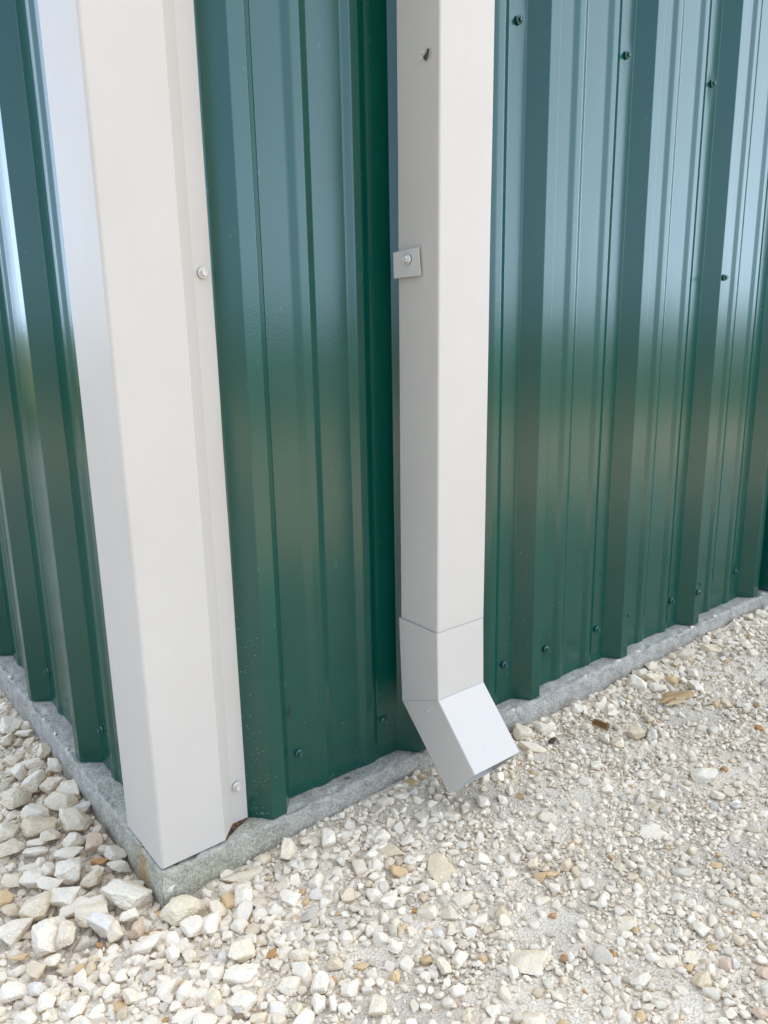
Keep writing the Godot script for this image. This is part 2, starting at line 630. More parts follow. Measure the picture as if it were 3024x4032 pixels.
# ---------------------------------------------------------------- slab
func make_slab() -> void:
	var o := thing("concrete_slab", "weathered grey concrete foundation slab under the green steel walls", "slab")
	var n := noise(91, 40.0, 4)
	var m := noise(92, 7.0, 3)
	# the edge's section from the top inwards, over the arris, down the face
	var prof := []   # inset from the face, height
	for d in [0.20, 0.12, 0.07, 0.055, 0.045, 0.037, 0.030, 0.024, 0.018, 0.013, 0.009, 0.006]:
		prof.append(Vector2(d, 0.0))
	for t in [0.25, 0.5, 0.75]:
		prof.append(Vector2(0.006 * (1.0 - sin(t * PI / 2.0)), -0.006 * (1.0 - cos(t * PI / 2.0))))
	for y in [0.006, 0.011, 0.017, 0.023, 0.029, 0.036, 0.043, 0.05, 0.058, 0.07, 0.10, 0.20]:
		prof.append(Vector2(0.0, -y))
	for wall in 2:
		var s := Shape.new()
		var along := []
		var a := 0.0
		while a < 2.6:
			along.append(a)
			a += 0.006
		while a < 7.4:
			along.append(a)
			a += 0.12
		along.append(7.4)
		for e in along:
			for p in prof:
				var inset: float = p.x
				# the two faces meet at a mitre at the corner
				var run: float = maxf(e, 0.0)
				var pos: Vector3
				var nn: Vector3
				var mit: float = inset + (run * (1.0 - 0.0))
				if wall == 0:
					pos = Vector3(-0.0405 + mit, p.y - 0.0006, 0.0375 - inset)
				else:
					pos = Vector3(-0.0405 + inset, p.y - 0.0006, 0.0375 - mit)
				var up := clampf((inset) / 0.006, 0.0, 1.0)
				nn = Vector3(0, up, 0) + (Vector3(0, 0, 1) if wall == 0 else Vector3(-1, 0, 0)) * (1.0 - up)
				var q := pos * 1.0
				var rough: float = 0.0020 * n.get_noise_3d(q.x, q.y * 1.3, q.z) + 0.0034 * m.get_noise_3d(q.x, q.y * 2.0, q.z)
				var fade := 1.0 if run > 0.004 else 0.4
				if inset < 0.014 and p.y > -0.012:      # broken bits along the arris
					rough -= 0.0045 * smoothstep(0.12, 0.45, m.get_noise_3d(q.x * 3.0, 7.0, q.z * 3.0)) + 0.002 * smoothstep(0.0, 0.4, n.get_noise_3d(q.x * 0.8, 3.0, q.z * 0.8))
				pos += nn.normalized() * minf(rough * fade, 0.0015 if inset > 0.02 else 0.004) - Vector3(0, 0.0012, 0)
				# ochre and lime stains near the corner, damp foot
				var d: float = absf(run)
				var yel: float = smoothstep(0.42, 0.02, d) * clampf(0.55 + 0.9 * m.get_noise_3d(q.x * 0.9, q.y * 2.0, q.z * 0.9 + 5.0), 0.0, 1.0)
				var streak := 0.0
				if wall == 1:
					streak = exp(-pow((d - 0.075) / 0.022, 2.0)) * smoothstep(0.0, -0.012, p.y) * 0.9
				var c := Color(1, 1, 1).lerp(Color(1.06, 1.0, 0.80), yel).lerp(Color(1.0, 0.72, 0.40), streak)
				if wall == 1:
					c = c * Color(1.0, 1.0, 1.02)
				s.vert(pos, nn.normalized(), c)
		var side := prof.size()
		for j in range(along.size() - 1):
			for k in range(side - 1):
				var q := j * side + k
				s.quad(q, q + 1, q + side + 1, q + side)
		# normals from the rough faces
		var st := SurfaceTool.new()
		st.create_from(s.mesh(), 0)
		st.generate_normals()
		put("slab_edge", st.commit(), mats.concrete, o)
	var s2 := Shape.new()
	s2.box(Vector3(0.155, -0.2, -7.4), Vector3(7.3, -0.004, -0.155))
	put("slab_core", s2.mesh(), mats.concrete, o)
	# pale river pebbles that the cast left bare along the arris
	rng.seed = 17
	for q in [[0.0, 0.62, 0.007], [0.0, 0.70, 0.006], [0.0, 0.93, 0.009], [0.0, 1.05, 0.010], [0.0, 1.13, 0.008], [0.0, 1.47, 0.010], [0.0, 1.36, 0.006], [0.0, 1.73, 0.011], [1.0, 0.40, 0.008], [1.0, 0.475, 0.006], [1.0, 0.545, 0.007], [1.0, 0.80, 0.008], [2.0, 0.012, 0.006]]:
		var pm := put("embedded_pebble", rocks[int(q[1] * 31.0) % rocks.size()], mats.stone_l, o)
		if q[0] == 0.0:
			pm.position = Vector3(q[1], -0.0035, 0.031)
		elif q[0] == 1.0:
			pm.position = Vector3(-0.034, -0.0035, -q[1])
		else:
			pm.position = Vector3(-0.030, -0.031, 0.037)
		pm.basis = Basis(Vector3.UP, 0.0 if q[0] != 1.0 else PI / 2) * Basis.from_scale(Vector3(q[2], 0.0042, q[2] * 0.55))
	# rusted base angle showing in the notch of the trim
	var rp := Shape.new()
	var rim := [Vector2(0.064, 0.028), Vector2(0.068, 0.0290), Vector2(0.075, 0.0235), Vector2(0.085, 0.0175), Vector2(0.096, 0.0125), Vector2(0.110, 0.0065), Vector2(0.117, 0.002), Vector2(0.090, -0.004), Vector2(0.060, 0.004)]
	for k in rim.size():
		var p0: Vector2 = rim[k]
		var p1: Vector2 = rim[(k + 1) % rim.size()]
		rp.flat3(Vector3(p0.x, 0.0012, p0.y), Vector3(p1.x, 0.0012, p1.y), Vector3(0.085, 0.002, 0.010), Vector3.UP)
		rp.flat4(Vector3(p0.x, 0.0012, p0.y), Vector3(p1.x, 0.0012, p1.y), Vector3(p1.x, -0.004, p1.y), Vector3(p0.x, -0.004, p0.y), Vector3((p0 + p1).x / 2 - 0.085, 0, (p0 + p1).y / 2 - 0.010).normalized())
	var rr := put("rust_patch", rp.mesh(), mats.rust, o)
	rr.set_meta("label", "orange rust in the notch under the corner trim")

# ---------------------------------------------------------------- trim and downspout
func extrude(sec: Array, y0: float, y1: float, step: float, seed_: int, lean := Vector2.ZERO) -> ArrayMesh:
	var s := Shape.new()
	var wav := noise(seed_, 1.0, 2)
	var ys := []
	var y := y0
	while y < y1:
		ys.append(y)
		y += step
	ys.append(y1)
	for h in ys:
		for e in sec:
			var p: Vector2 = e[0]
			var m: Vector2 = e[1]
			var d: float = 0.0006 * wav.get_noise_2d(p.x * 9.0 + p.y * 9.0, h * 2.5)
			var dd: float = 0.0006 * wav.get_noise_2d(p.x * 9.0 + p.y * 9.0, h * 2.5 + 0.025)
			s.vert(Vector3(p.x + m.x * d + lean.x * (h - 0.27), h, p.y + m.y * d + lean.y * (h - 0.27)), Vector3(m.x, -(dd - d) / 0.01, m.y).normalized())
	var side := sec.size()
	for j in range(ys.size() - 1):
		for k in range(side - 1):
			var q := j * side + k
			s.quad(q, q + 1, q + side + 1, q + side)
	return s.mesh()

func make_trim() -> void:
	var o := thing("corner_trim", "tall off-white folded metal trim covering the building corner", "trim")
	var pts := [Vector2(-0.0012, -0.1555), Vector2(-0.0025, -0.1550), Vector2(-0.0025, -0.1285), Vector2(-0.0366, -0.0998), Vector2(-0.0366, 0.0309), Vector2(0.0635, 0.0309), Vector2(0.0915, 0.0026), Vector2(0.1180, 0.0026), Vector2(0.1182, 0.0012)]
	# the main arris is rounder
	var sharp := fold([pts[3], pts[4], pts[5]], 0.0055, 7, 0.02, 1.0)
	# rebuild: everything before the arris, the round arris, everything after
	var before := fold(pts.slice(0, 5), 0.0016, 3, 0.02, 1.0)
	var after := fold(pts.slice(4, 9), 0.0016, 3, 0.02, 1.0)
	var whole := []
	for e in before:
		var p: Vector2 = e[0]
		if p.y < 0.0:
			whole.append(e)
	for e in sharp:
		var p: Vector2 = e[0]
		if p.y >= 0.0 and p.x < 0.03:
			whole.append(e)
	for e in after:
		var p: Vector2 = e[0]
		if p.x >= 0.03:
			whole.append(e)
	put("trim_sheet", extrude(whole, 0.0010, HEIGHT, 0.06, 95), mats.white, o)
	add_screw(o, Vector3(0.1049, 0.8215, 0.0027), Vector3(0, 0, 1), mats.white_screw, 0.5, 1.08)
	add_screw(o, Vector3(0.1018, 0.0633, 0.0027), Vector3(0, 0, 1), mats.white_screw, 1.3, 1.08)
	add_screw(o, Vector3(0.1045, 1.60, 0.0027), Vector3(0, 0, 1), mats.white_screw, 2.0, 1.08)

# rounded rectangle, counter-clockwise seen from above; [corner weights (x, z), offset]
func round_rect(x0: float, x1: float, z0: float, z1: float, r: float) -> Array:
	var line := []
	var corner := [[Vector2(x0 + r, z1 - r), PI], [Vector2(x0 + r, z0 + r), PI * 1.5], [Vector2(x1 - r, z0 + r), 0.0], [Vector2(x1 - r, z1 - r), PI * 0.5]]
	# walk: front left, back left, back right, front right (angles in the x-z plane with z towards the viewer)
	var dirs := [[0.5, 1.0], [1.0, 1.5], [1.5, 2.0], [0.0, 0.5]]
	for k in 4:
		for s in 5:
			var a: float = lerpf(dirs[k][0], dirs[k][1], s / 4.0) * PI
			var d := Vector2(cos(a), sin(a))
			line.append([corner[k][0] + d * r, d])
	line.append(line[0])
	return line

# a hollow rectangular duct through stations [back point (y, z), front point (y, z)]
func duct(x0: float, x1: float, stations: Array, r: float, inward: float, normal_sign: float) -> ArrayMesh:
	var s := Shape.new()
	for k in range(stations.size() - 1):
		var a: Array = stations[k]
		var b: Array = stations[k + 1]
		var axis: Vector2 = ((a[0] + a[1]) - (b[0] + b[1])).normalized()
		var across := Vector2(-axis.y, axis.x)     # (y, z) direction from back to front
		if across.dot(a[1] - a[0]) < 0.0:
			across = -across
		var depth_a: float = a[0].distance_to(a[1])
		var ringed := []
		for st in [a, b]:
			var depth: float = st[0].distance_to(st[1])
			var ids := []
			for e in round_rect(x0 + inward, x1 - inward, inward, depth - inward, r):
				var p: Vector2 = e[0]
				var m: Vector2 = e[1]
				var yz: Vector2 = st[0].lerp(st[1], p.y / depth)
				var nn := Vector3(m.x, across.x * m.y, across.y * m.y) * normal_sign
				ids.append(s.vert(Vector3(p.x, yz.x, yz.y), nn))
			ringed.append(ids)
		for j in range(ringed[0].size() - 1):
			s.quad(ringed[0][j], ringed[0][j + 1], ringed[1][j + 1], ringed[1][j])
	return s.mesh()

func make_downspout() -> void:
	var o := thing("downspout", "off-white square downspout with kicked-out elbow in front of green wall", "downspout")
	var lean := Vector2(0.0066, 0.0)
	var sec := round_rect(0.4095, 0.5154, 0.0338, 0.1260, 0.0032)
	put("pipe", extrude(sec, 0.2, HEIGHT, 0.06, 97, lean), mats.white, o)
	# elbow: sleeve over the pipe, mitre, outlet turned out from the wall
	var st := [[Vector2(0.2700, 0.0322), Vector2(0.2700, 0.1285)], [Vector2(0.1190, 0.0380), Vector2(0.1546, 0.1307)], [Vector2(-0.0041, 0.1560), Vector2(0.0596, 0.2153)]]
	var el := put("elbow", duct(0.4065, 0.5120, st, 0.0022, 0.0, 1.0), mats.white, o)
	put("lining", duct(0.4065, 0.5120, st, 0.0018, 0.0008, -1.0), mats.inner, el)
	# cut rims that join outside and inside
	for z in [0, 2]:
		var rim := Shape.new()
		var a: Array = st[z]
		var depth: float = a[0].distance_to(a[1])
		var dir := Vector3(0, 1, 0) if z == 0 else Vector3(0, -0.68, 0.73)
		var ro := round_rect(0.4065, 0.5120, 0.0, depth, 0.0022)
		var ri := round_rect(0.4073, 0.5112, 0.0008, depth - 0.0008, 0.0018)
		for j in range(ro.size() - 1):
			var q := []
			for e in [ro[j], ro[j + 1], ri[j + 1], ri[j]]:
				var yz: Vector2 = a[0].lerp(a[1], e[0].y / depth)
				q.append(Vector3(e[0].x, yz.x, yz.y))
			rim.flat4(q[0], q[1], q[2], q[3], dir)
		put("rim", rim.mesh(), mats.white, el)
	# folded seam inside the outlet
	var seam := Shape.new()
	seam.box(Vector3(-0.0012, -0.05, -0.0045), Vector3(0.0, 0.05, 0.0045))
	var sm := put("seam", seam.mesh(), mats.inner, el)
	sm.position = Vector3(0.5110, 0.060, 0.150)
	sm.basis = Basis(Vector3(1, 0, 0), -0.80)
	# strap end on the left side
	var strap := Shape.new()
	var x := 0.4066
	var cs := [Vector3(x, 0.8561, 0.0315), Vector3(x, 0.8596, 0.0888), Vector3(x + 0.0004, 0.8200, 0.0925), Vector3(x, 0.8185, 0.0320)]
	strap.flat4(cs[0], cs[1], cs[2], cs[3], Vector3(-1, 0, 0))
	var th := Vector3(0.0014, 0, 0)
	for k in 4:
		var p: Vector3 = cs[k]
		var q: Vector3 = cs[(k + 1) % 4]
		var nn := Vector3(1, 0, 0).cross(q - p).normalized()
		if nn.dot((p + q) / 2.0 - Vector3(x, 0.839, 0.061)) < 0.0:
			nn = -nn
		strap.flat4(p, q, q + th, p + th, nn)
	put("strap", strap.mesh(), mats.white_screw, o)
	add_screw(o, Vector3(x - 0.0002, 0.8442, 0.0665), Vector3(-1, 0, 0), mats.white_screw, 0.2, 1.05)
	# torn hole in the left side with curled paint
	var hole := Shape.new()
	var hp := Vector3(0.4131, 1.1100, 0.1005)
	var outline := [Vector2(0.0050, 0.0067), Vector2(0.0075, 0.0045), Vector2(0.0052, 0.0015), Vector2(0.0046, -0.0015), Vector2(0.0026, -0.0052), Vector2(-0.0012, -0.0072), Vector2(-0.0050, -0.0048), Vector2(-0.0062, -0.0008), Vector2(-0.0032, 0.0002), Vector2(-0.0012, 0.0010), Vector2(0.0008, 0.0030), Vector2(0.0014, 0.0060)]
	for k in outline.size():
		var p: Vector2 = outline[k]
		var q: Vector2 = outline[(k + 1) % outline.size()]
		hole.flat3(hp + Vector3(-0.0003, p.y, p.x), hp + Vector3(-0.0003, q.y, q.x), hp + Vector3(-0.0012, -0.002, 0.0015), Vector3(-1, 0, 0))
	var ho := put("torn_hole", hole.mesh(), mats.twig, o)
	ho.set_meta("label", "small dark torn hole in the pipe's left side")
	var fl := Shape.new()
	for q in [[Vector2(0.0027, -0.005), Vector2(0.0056, -0.001), Vector2(0.0042, 0.0045)], [Vector2(-0.0034, -0.002), Vector2(-0.0068, -0.004), Vector2(-0.006, 0.0005)], [Vector2(-0.002, 0.002), Vector2(-0.005, 0.004), Vector2(-0.001, 0.006)]]:
		fl.flat3(hp + Vector3(-0.0004, q[0].y, q[0].x * 1.9), hp + Vector3(-0.0022, q[1].y, q[1].x * 1.9), hp + Vector3(-0.0012, q[2].y, q[2].x * 1.9), Vector3(-1, 0, 0))
	put("paint_flake", fl.mesh(), mats.white_screw, o)
	# scuffs on the outlet's top face
	var scuffs := Shape.new()
	rng.seed = 29
	for k in 11:
		var t := rng.randf_range(0.45, 0.86)
		var cx := rng.randf_range(0.44, 0.50)
		var yz := Vector2(0.1546, 0.1307).lerp(Vector2(0.0596, 0.2153), t) + Vector2(0.67, 0.74) * 0.0003
		var l := rng.randf_range(0.001, 0.005)
		var along := Vector3(cos(t * 40.0), -0.74 * sin(t * 40.0), 0.67 * sin(t * 40.0)) * l
		var wide := Vector3(0.0002, -0.0002, 0.0002)
		var c0 := Vector3(cx, yz.x, yz.y)
		scuffs.flat4(c0 - along, c0 - along + wide, c0 + along + wide, c0 + along, Vector3(0, 0.67, 0.74))
	# the two halves of the elbow meet in a fine open joint
	var joint := Shape.new()
	for e in [[Vector3(0.4063, 0.1190, 0.0392), Vector3(0.4063, 0.1544, 0.1300), Vector3(-1, 0, 0)], [Vector3(0.4080, 0.1546, 0.1310), Vector3(0.5105, 0.1546, 0.1310), Vector3(0, 0.35, 0.94)]]:
		var lift := Vector3(0, 0.0005, 0.0001)
		joint.flat4(e[0] - lift, e[1] - lift, e[1] + lift, e[0] + lift, e[2])
	put("joint", joint.mesh(), mats.scuff, el)
	var rivet := Shape.new()
	ring(rivet, [Vector2(0.0030, 0.0), Vector2(0.0028, 0.0008), Vector2(0.0018, 0.0014), Vector2(0.0, 0.0016)], 16)
	var rv := put("rivet", rivet.mesh(), mats.white, el)
	rv.position = Vector3(0.4064, 0.1265, 0.1045)
	rv.basis = Basis(Vector3.UP, -PI / 2)
	put("scuff", scuffs.mesh(), mats.scuff, el).set_meta("kind", "stuff")

func make_jamb() -> void:
	var o := thing("door_jamb", "dark green steel jamb trim at the far right end of wall", "trim")
	var pts := [Vector2(1.722, 0.0022), Vector2(1.748, 0.0022), Vector2(1.762, 0.075), Vector2(1.86, 0.075), Vector2(1.875, 0.0022)]
	put("jamb_sheet", extrude(fold(pts, 0.002, 3, 0.02, 1.0), 0.0010, HEIGHT, 0.06, 98), mats.green, o)

# ---------------------------------------------------------------- stones
func icosphere(sub: int) -> Array:
	var t := (1.0 + sqrt(5.0)) / 2.0
	var v := PackedVector3Array()
	for p in [Vector3(-1, t, 0), Vector3(1, t, 0), Vector3(-1, -t, 0), Vector3(1, -t, 0), Vector3(0, -1, t), Vector3(0, 1, t), Vector3(0, -1, -t), Vector3(0, 1, -t), Vector3(t, 0, -1), Vector3(t, 0, 1), Vector3(-t, 0, -1), Vector3(-t, 0, 1)]:
		v.append(p.normalized())
	var f := PackedInt32Array()
	for a in range(12):
		for b in range(a + 1, 12):
			for c in range(b + 1, 12):
				if v[a].distance_to(v[b]) < 1.1 and v[b].distance_to(v[c]) < 1.1 and v[a].distance_to(v[c]) < 1.1:
					f.append_array([a, b, c])
	for k in sub:
		var mid := {}
		var g := PackedInt32Array()
		for q in range(0, f.size(), 3):
			var id := [f[q], f[q + 1], f[q + 2]]
			var m := []
			for e in 3:
				var i: int = id[e]
				var j: int = id[(e + 1) % 3]
				var key := mini(i, j) * 100000 + maxi(i, j)
				if not mid.has(key):
					mid[key] = v.size()
					v.append((v[i] + v[j]).normalized())
				m.append(mid[key])
			g.append_array([id[0], m[0], m[2], id[1], m[1], m[0], id[2], m[2], m[1], m[0], m[1], m[2]])
		f = g
	return [v, f]

# a broken stone: the room left inside randomly turned planes, its edges a little worn, its faces chipped
func rock(ball: Array, seed_: int, planes: int, worn: float, chip: float, flat: bool) -> ArrayMesh:
	var r := RandomNumberGenerator.new()
	r.seed = seed_
	var nn := []
	var dd := []
	for k in planes:
		var d := Vector3(r.randfn(), r.randfn(), r.randfn()).normalized()
		nn.append(d)
		dd.append(r.randf_range(0.60, 0.95))
	for d in [Vector3.UP, Vector3.DOWN, Vector3.LEFT, Vector3.RIGHT, Vector3.FORWARD, Vector3.BACK]:
		nn.append((d + 0.25 * Vector3(r.randfn(), r.randfn(), r.randfn())).normalized())
		dd.append(r.randf_range(0.85, 1.0))
	var big := noise(seed_ * 7 + 1, 1.3, 3)
	var fine := noise(seed_ * 7 + 2, 5.5, 3)
	var v: PackedVector3Array = ball[0]
	var f: PackedInt32Array = ball[1]
	var pts := PackedVector3Array()
	for p in v:
		var sum := 0.0
		for k in nn.size():
			var c: float = p.dot(nn[k]) / dd[k]
			if c > 0.0:
				sum += pow(c, worn)
		var rad := pow(sum, -1.0 / worn)
		rad *= 1.0 + chip * (1.2 * big.get_noise_3dv(p) + 0.9 * fine.get_noise_3dv(p))
		pts.append(p * rad)
	var s := Shape.new()
	if flat:
		for q in range(0, f.size(), 3):
			s.flat3(pts[f[q]], pts[f[q + 1]], pts[f[q + 2]], pts[f[q]])
		return s.mesh()
	var normals := PackedVector3Array()
	normals.resize(pts.size())
	for q in range(0, f.size(), 3):
		var a := pts[f[q]]
		var m := (pts[f[q + 1]] - a).cross(pts[f[q + 2]] - a)
		if m.dot(a) < 0.0:
			m = -m
		for e in 3:
			normals[f[q + e]] += m
	for k in pts.size():
		s.vert(pts[k], normals[k].normalized())
	for q in range(0, f.size(), 3):
		s.tri(f[q], f[q + 1], f[q + 2])
	return s.mesh()

func cell(x: float, z: float) -> Vector2i:
	return Vector2i(int(floor(x / 0.02)), int(floor(z / 0.02)))

func claim(x: float, z: float, r: float) -> void:
	var c := cell(x, z)
	if not taken.has(c):
		taken[c] = []
	taken[c].append(Vector3(x, r, z))

func crowded(x: float, z: float, r: float, ease: float) -> bool:
	var c := cell(x, z)
	for i in range(-2, 3):
		for j in range(-2, 3):
			for q in taken.get(c + Vector2i(i, j), []):
				var reach: float = (q.y + r) * ease
				if (q.x - x) * (q.x - x) + (q.z - z) * (q.z - z) < reach * reach:
					return true
	return false

func lay_stone(x: float, z: float, a: float, b: float, c: float, yaw: float, look: String, label: String, group := "broken limestone stones in the gravel") -> void:
	stone_count += 1
	var o := MeshInstance3D.new()
	o.name = numbered("limestone_stone")
	o.mesh = rocks[stone_count * 7 % rocks.size()]
	o.material_override = mats["stone_" + look[0]]
	add_child(o)
	var buried := look.length() > 1
	o.position = Vector3(x, ground_height(x, z) + hollow(x, z) + c * (0.05 if buried else 0.55), z)
	var tip := Basis(Vector3(0, 0, 1), rng.randf_range(-0.22, 0.22)) * Basis(Vector3(1, 0, 0), rng.randf_range(-0.25, 0.25))
	o.basis = Basis(Vector3.UP, yaw) * tip * Basis.from_scale(Vector3(a, c, b) * (1.05 if buried else (1.08 if x < 0.06 and z < 0.12 else 1.0)))
	tag(o, label, "stone", group)
	claim(x, z, minf(a, b) * 0.95)
	if maxf(a, b) > 1.35 * minf(a, b):      # long ones claim their ends as well
		var d := Vector2(cos(yaw), -sin(yaw)) if a > b else Vector2(sin(yaw), cos(yaw))
		d *= maxf(a, b) - minf(a, b)
		claim(x + d.x, z + d.y, minf(a, b) * 0.8)
		claim(x - d.x, z - d.y, minf(a, b) * 0.8)

func outside(x: float, z: float, r: float) -> bool:   # clear of the slab
	return z > 0.038 + r or x < -0.041 - r

func coarseness(x: float, z: float) -> float:
	var c := 0.06
	c = maxf(c, smoothstep(0.06, -0.05, x) * smoothstep(-0.75, -0.15, x + 0.2))
	c = maxf(c, smoothstep(0.20, -0.02, x) * smoothstep(0.34, 0.05, z) * smoothstep(-0.65, -0.15, x))
	c = maxf(c, 0.62 * smoothstep(0.62, 0.20, x) * smoothstep(0.55, 0.2, z) * smoothstep(-0.8, -0.2, x))
	c = maxf(c, 0.85 * smoothstep(0.72, 0.95, x) * smoothstep(0.17, 0.07, z))
	c = maxf(c, 0.38 * smoothstep(0.40, 0.60, x) * smoothstep(0.14, 0.06, z))
	return c

func stone_color() -> Color:
	var t := rng.randf()
	var c: Color
	if t < 0.68:
		c = Color(0.93, 0.905, 0.86)
	elif t < 0.885:
		c = Color(0.86, 0.81, 0.73)
	elif t < 0.94:
		c = Color(0.70, 0.68, 0.64)
	elif t < 0.968:
		c = Color(0.75, 0.67, 0.55)
	elif t < 0.98:
		c = Color(0.82, 0.83, 0.85)
	elif t < 0.994:
		c = Color(0.72, 0.56, 0.36)
	else:
		c = Color(0.56, 0.36, 0.20)
	var k := rng.randf_range(0.86, 1.06)
	return Color(c.r * k, c.g * k, c.b * k)

func in_core(x: float, z: float) -> bool:
	# the ground the camera sees, with a margin
	return z > 0.72 * (x + 0.4) - 0.62 - 1.0 and z < 0.83 * (x + 0.27) + 0.16 and x > -0.42 and x < 2.1 and z > -1.0

func scatter(parent: Node3D, called: String, shapes: Array, tries: int, lo: float, hi: float, mode: int) -> void:
	var dust := noise(101, 5.0, 3)
	var lists := []
	for k in shapes:
		lists.append([])
	for t in tries:
		var x := rng.randf_range(-0.75, 2.3)
		var z := rng.randf_range(-1.2, 1.2)
		if not in_core(x, z) and (rng.randf() > 0.22):
			continue
		var r := lo + (hi - lo) * pow(rng.randf(), 1.7)
		if not outside(x, z, r * (0.75 if mode < 3 else 0.2)):
			continue
		var co := coarseness(x, z)
		var lift := 0.3
		if mode == 0:
			if rng.randf() > co or crowded(x, z, r, 0.78):
				continue
			claim(x, z, r * 0.9)
		elif mode == 4:
			if rng.randf() > smoothstep(0.45, 0.8, co) or crowded(x, z, r, 0.34):
				continue
			lift = 0.15
		elif mode == 1:
			if rng.randf() > 0.60 - 0.35 * smoothstep(0.6, 1.0, co) or crowded(x, z, r, 0.70):
				continue
			if rng.randf() < 0.78 * smoothstep(0.08, 0.22, dust.get_noise_2d(x, z) - 0.4 * co):      # trodden, sandy patches
				continue
			claim(x, z, r * 0.85)
			lift = 0.55
		elif mode == 2:
			if rng.randf() < 0.6 * smoothstep(0.5, 0.9, co):
				continue
			if dust.get_noise_2d(x, z) > 0.10 + 0.5 * co and rng.randf() < 0.8:
				continue
			if rng.randf() < 0.5 and crowded(x, z, r * 0.3, 0.62):
				continue
			lift = 0.25 + 0.5 * rng.randf()
		else:
			if rng.randf() < 0.9 * smoothstep(0.4, 0.8, co):
				continue
			lift = 0.2 + 0.5 * rng.randf()
		var flatness := rng.randf_range(0.5, 0.95)
		var b := Basis.from_euler(Vector3(rng.randf_range(-0.5, 0.5), rng.randf() * TAU, rng.randf_range(-0.5, 0.5))) * Basis.from_scale(Vector3(r * rng.randf_range(0.95, 1.35), r * flatness, r * rng.randf_range(0.7, 1.05)))
		var tr := Transform3D(b, Vector3(x, ground_height(x, z) + r * flatness * lift, z))
		lists[rng.randi() % shapes.size()].append([tr, stone_color()])
	for k in shapes.size():
		var mm := MultiMesh.new()
		mm.transform_format = MultiMesh.TRANSFORM_3D
		mm.use_colors = true
		mm.mesh = shapes[k]
		mm.instance_count = lists[k].size()
		for j in lists[k].size():
			mm.set_instance_transform(j, lists[k][j][0])
			mm.set_instance_color(j, lists[k][j][1])
		var o := MultiMeshInstance3D.new()
		o.name = called
		o.multimesh = mm
		o.material_override = mats.pebble
		o.set_meta("kind", "stuff")
		parent.add_child(o, true)

func make_rocks() -> void:
	var ball := icosphere(4)
	for k in 18:
		rocks.append(rock(ball, 200 + k, 9 + k % 6, 30.0, 0.075, false))

func make_gravel() -> void:
	var o := thing("gravel", "pale crushed limestone gravel covering the ground round the slab", "gravel")
	o.set_meta("kind", "stuff")
	var b3 := icosphere(3)
	var b2 := icosphere(2)
	var b1 := icosphere(1)
	var mid := []
	for k in 10:
		mid.append(rock(b3, 300 + k, 8 + k % 5, 28.0, 0.06, false))
	var small := []
	for k in 8:
		small.append(rock(b2, 340 + k, 8, 18.0, 0.04, false))
	var tiny := []
	for k in 6:
		tiny.append(rock(b1, 370 + k, 7, 14.0, 0.03, true))
	rng.seed = 77
	scatter(o, "coarse_pebbles", mid, 32000, 0.0060, 0.0135, 0)
	scatter(o, "bedded_pebbles", mid, 40000, 0.0055, 0.0105, 4)
	scatter(o, "pebbles", small, 130000, 0.0030, 0.0078, 1)
	scatter(o, "fine_pebbles", tiny, 130000, 0.0015, 0.0036, 2)
	scatter(o, "grit", tiny, 150000, 0.0006, 0.0015, 3)

# ---------------------------------------------------------------- debris
func twig(called: String, path: Array, r: float, mat: Material, parent: Node) -> MeshInstance3D:
	var s := Shape.new()
	var rings := []
	for k in path.size():
		var p: Vector3 = path[k]
		var d: Vector3 = (path[mini(k + 1, path.size() - 1)] - path[maxi(k - 1, 0)]).normalized()
		var a := d.cross(Vector3(0.3, 1, 0.2)).normalized()
		var b := d.cross(a)
		var rr := r * (1.0 - 0.6 * float(k) / path.size())
		var ids := []
		for j in 6:
			var t := TAU * j / 6
			var nn := a * cos(t) + b * sin(t)
			ids.append(s.vert(p + nn * rr, nn))
		rings.append(ids)
	for k in range(path.size() - 1):
		for j in 6:
			s.quad(rings[k][j], rings[k][(j + 1) % 6], rings[k + 1][(j + 1) % 6], rings[k + 1][j])
	return put(called, s.mesh(), mat, parent)

# a torn piece of wood: fibres side by side, each ending where it broke
func splinter(called: String, length: float, width: float, thick: float, fibres: int, jag: float, seed_: int, dark: Color) -> MeshInstance3D:
	rng.seed = seed_
	var s := Shape.new()
	for k in fibres:
		var z0 := width * (float(k) / fibres - 0.5)
		var z1 := z0 + width / fibres * 1.08
		var bow := 1.0 - pow(absf(2.0 * (k + 0.5) / fibres - 1.0), 2.0)
		var shift := jag * rng.randf_range(-0.16, 0.16)
		var reach := 0.5 - 0.28 * jag * rng.randf()
		var a := length * (shift - reach)
		var b := length * (shift + reach)
		var top := thick * (0.45 + 0.55 * bow) * rng.randf_range(0.6, 1.25)
		var c := Color(1, 1, 1).lerp(dark, rng.randf())
		var m := (z0 + z1) / 2.0
		var p := [Vector3(a, 0, m), Vector3(lerpf(a, b, 0.12), 0, z0), Vector3(lerpf(a, b, 0.88), 0, z0), Vector3(b, 0, m), Vector3(lerpf(a, b, 0.88), 0, z1), Vector3(lerpf(a, b, 0.12), 0, z1)]
		var mid1 := Vector3(lerpf(a, b, 0.2), top, m)
		var mid2 := Vector3(lerpf(a, b, 0.8), top * rng.randf_range(0.7, 1.1), m)
		var centre := Vector3((a + b) / 2, -0.002, m)
		for q in [[p[0], p[1], mid1], [p[1], p[2], mid1], [p[2], mid2, mid1], [p[2], p[3], mid2], [p[3], p[4], mid2], [p[4], mid1, mid2], [p[4], p[5], mid1], [p[5], p[0], mid1], [p[0], p[1], p[5]], [p[1], p[2], p[5]], [p[2], p[4], p[5]], [p[2], p[3], p[4]]]:
			s.flat3(q[0], q[1], q[2], (q[0] + q[1] + q[2]) / 3.0 - centre, c)
	return put(called, s.mesh(), mats.wood, self)

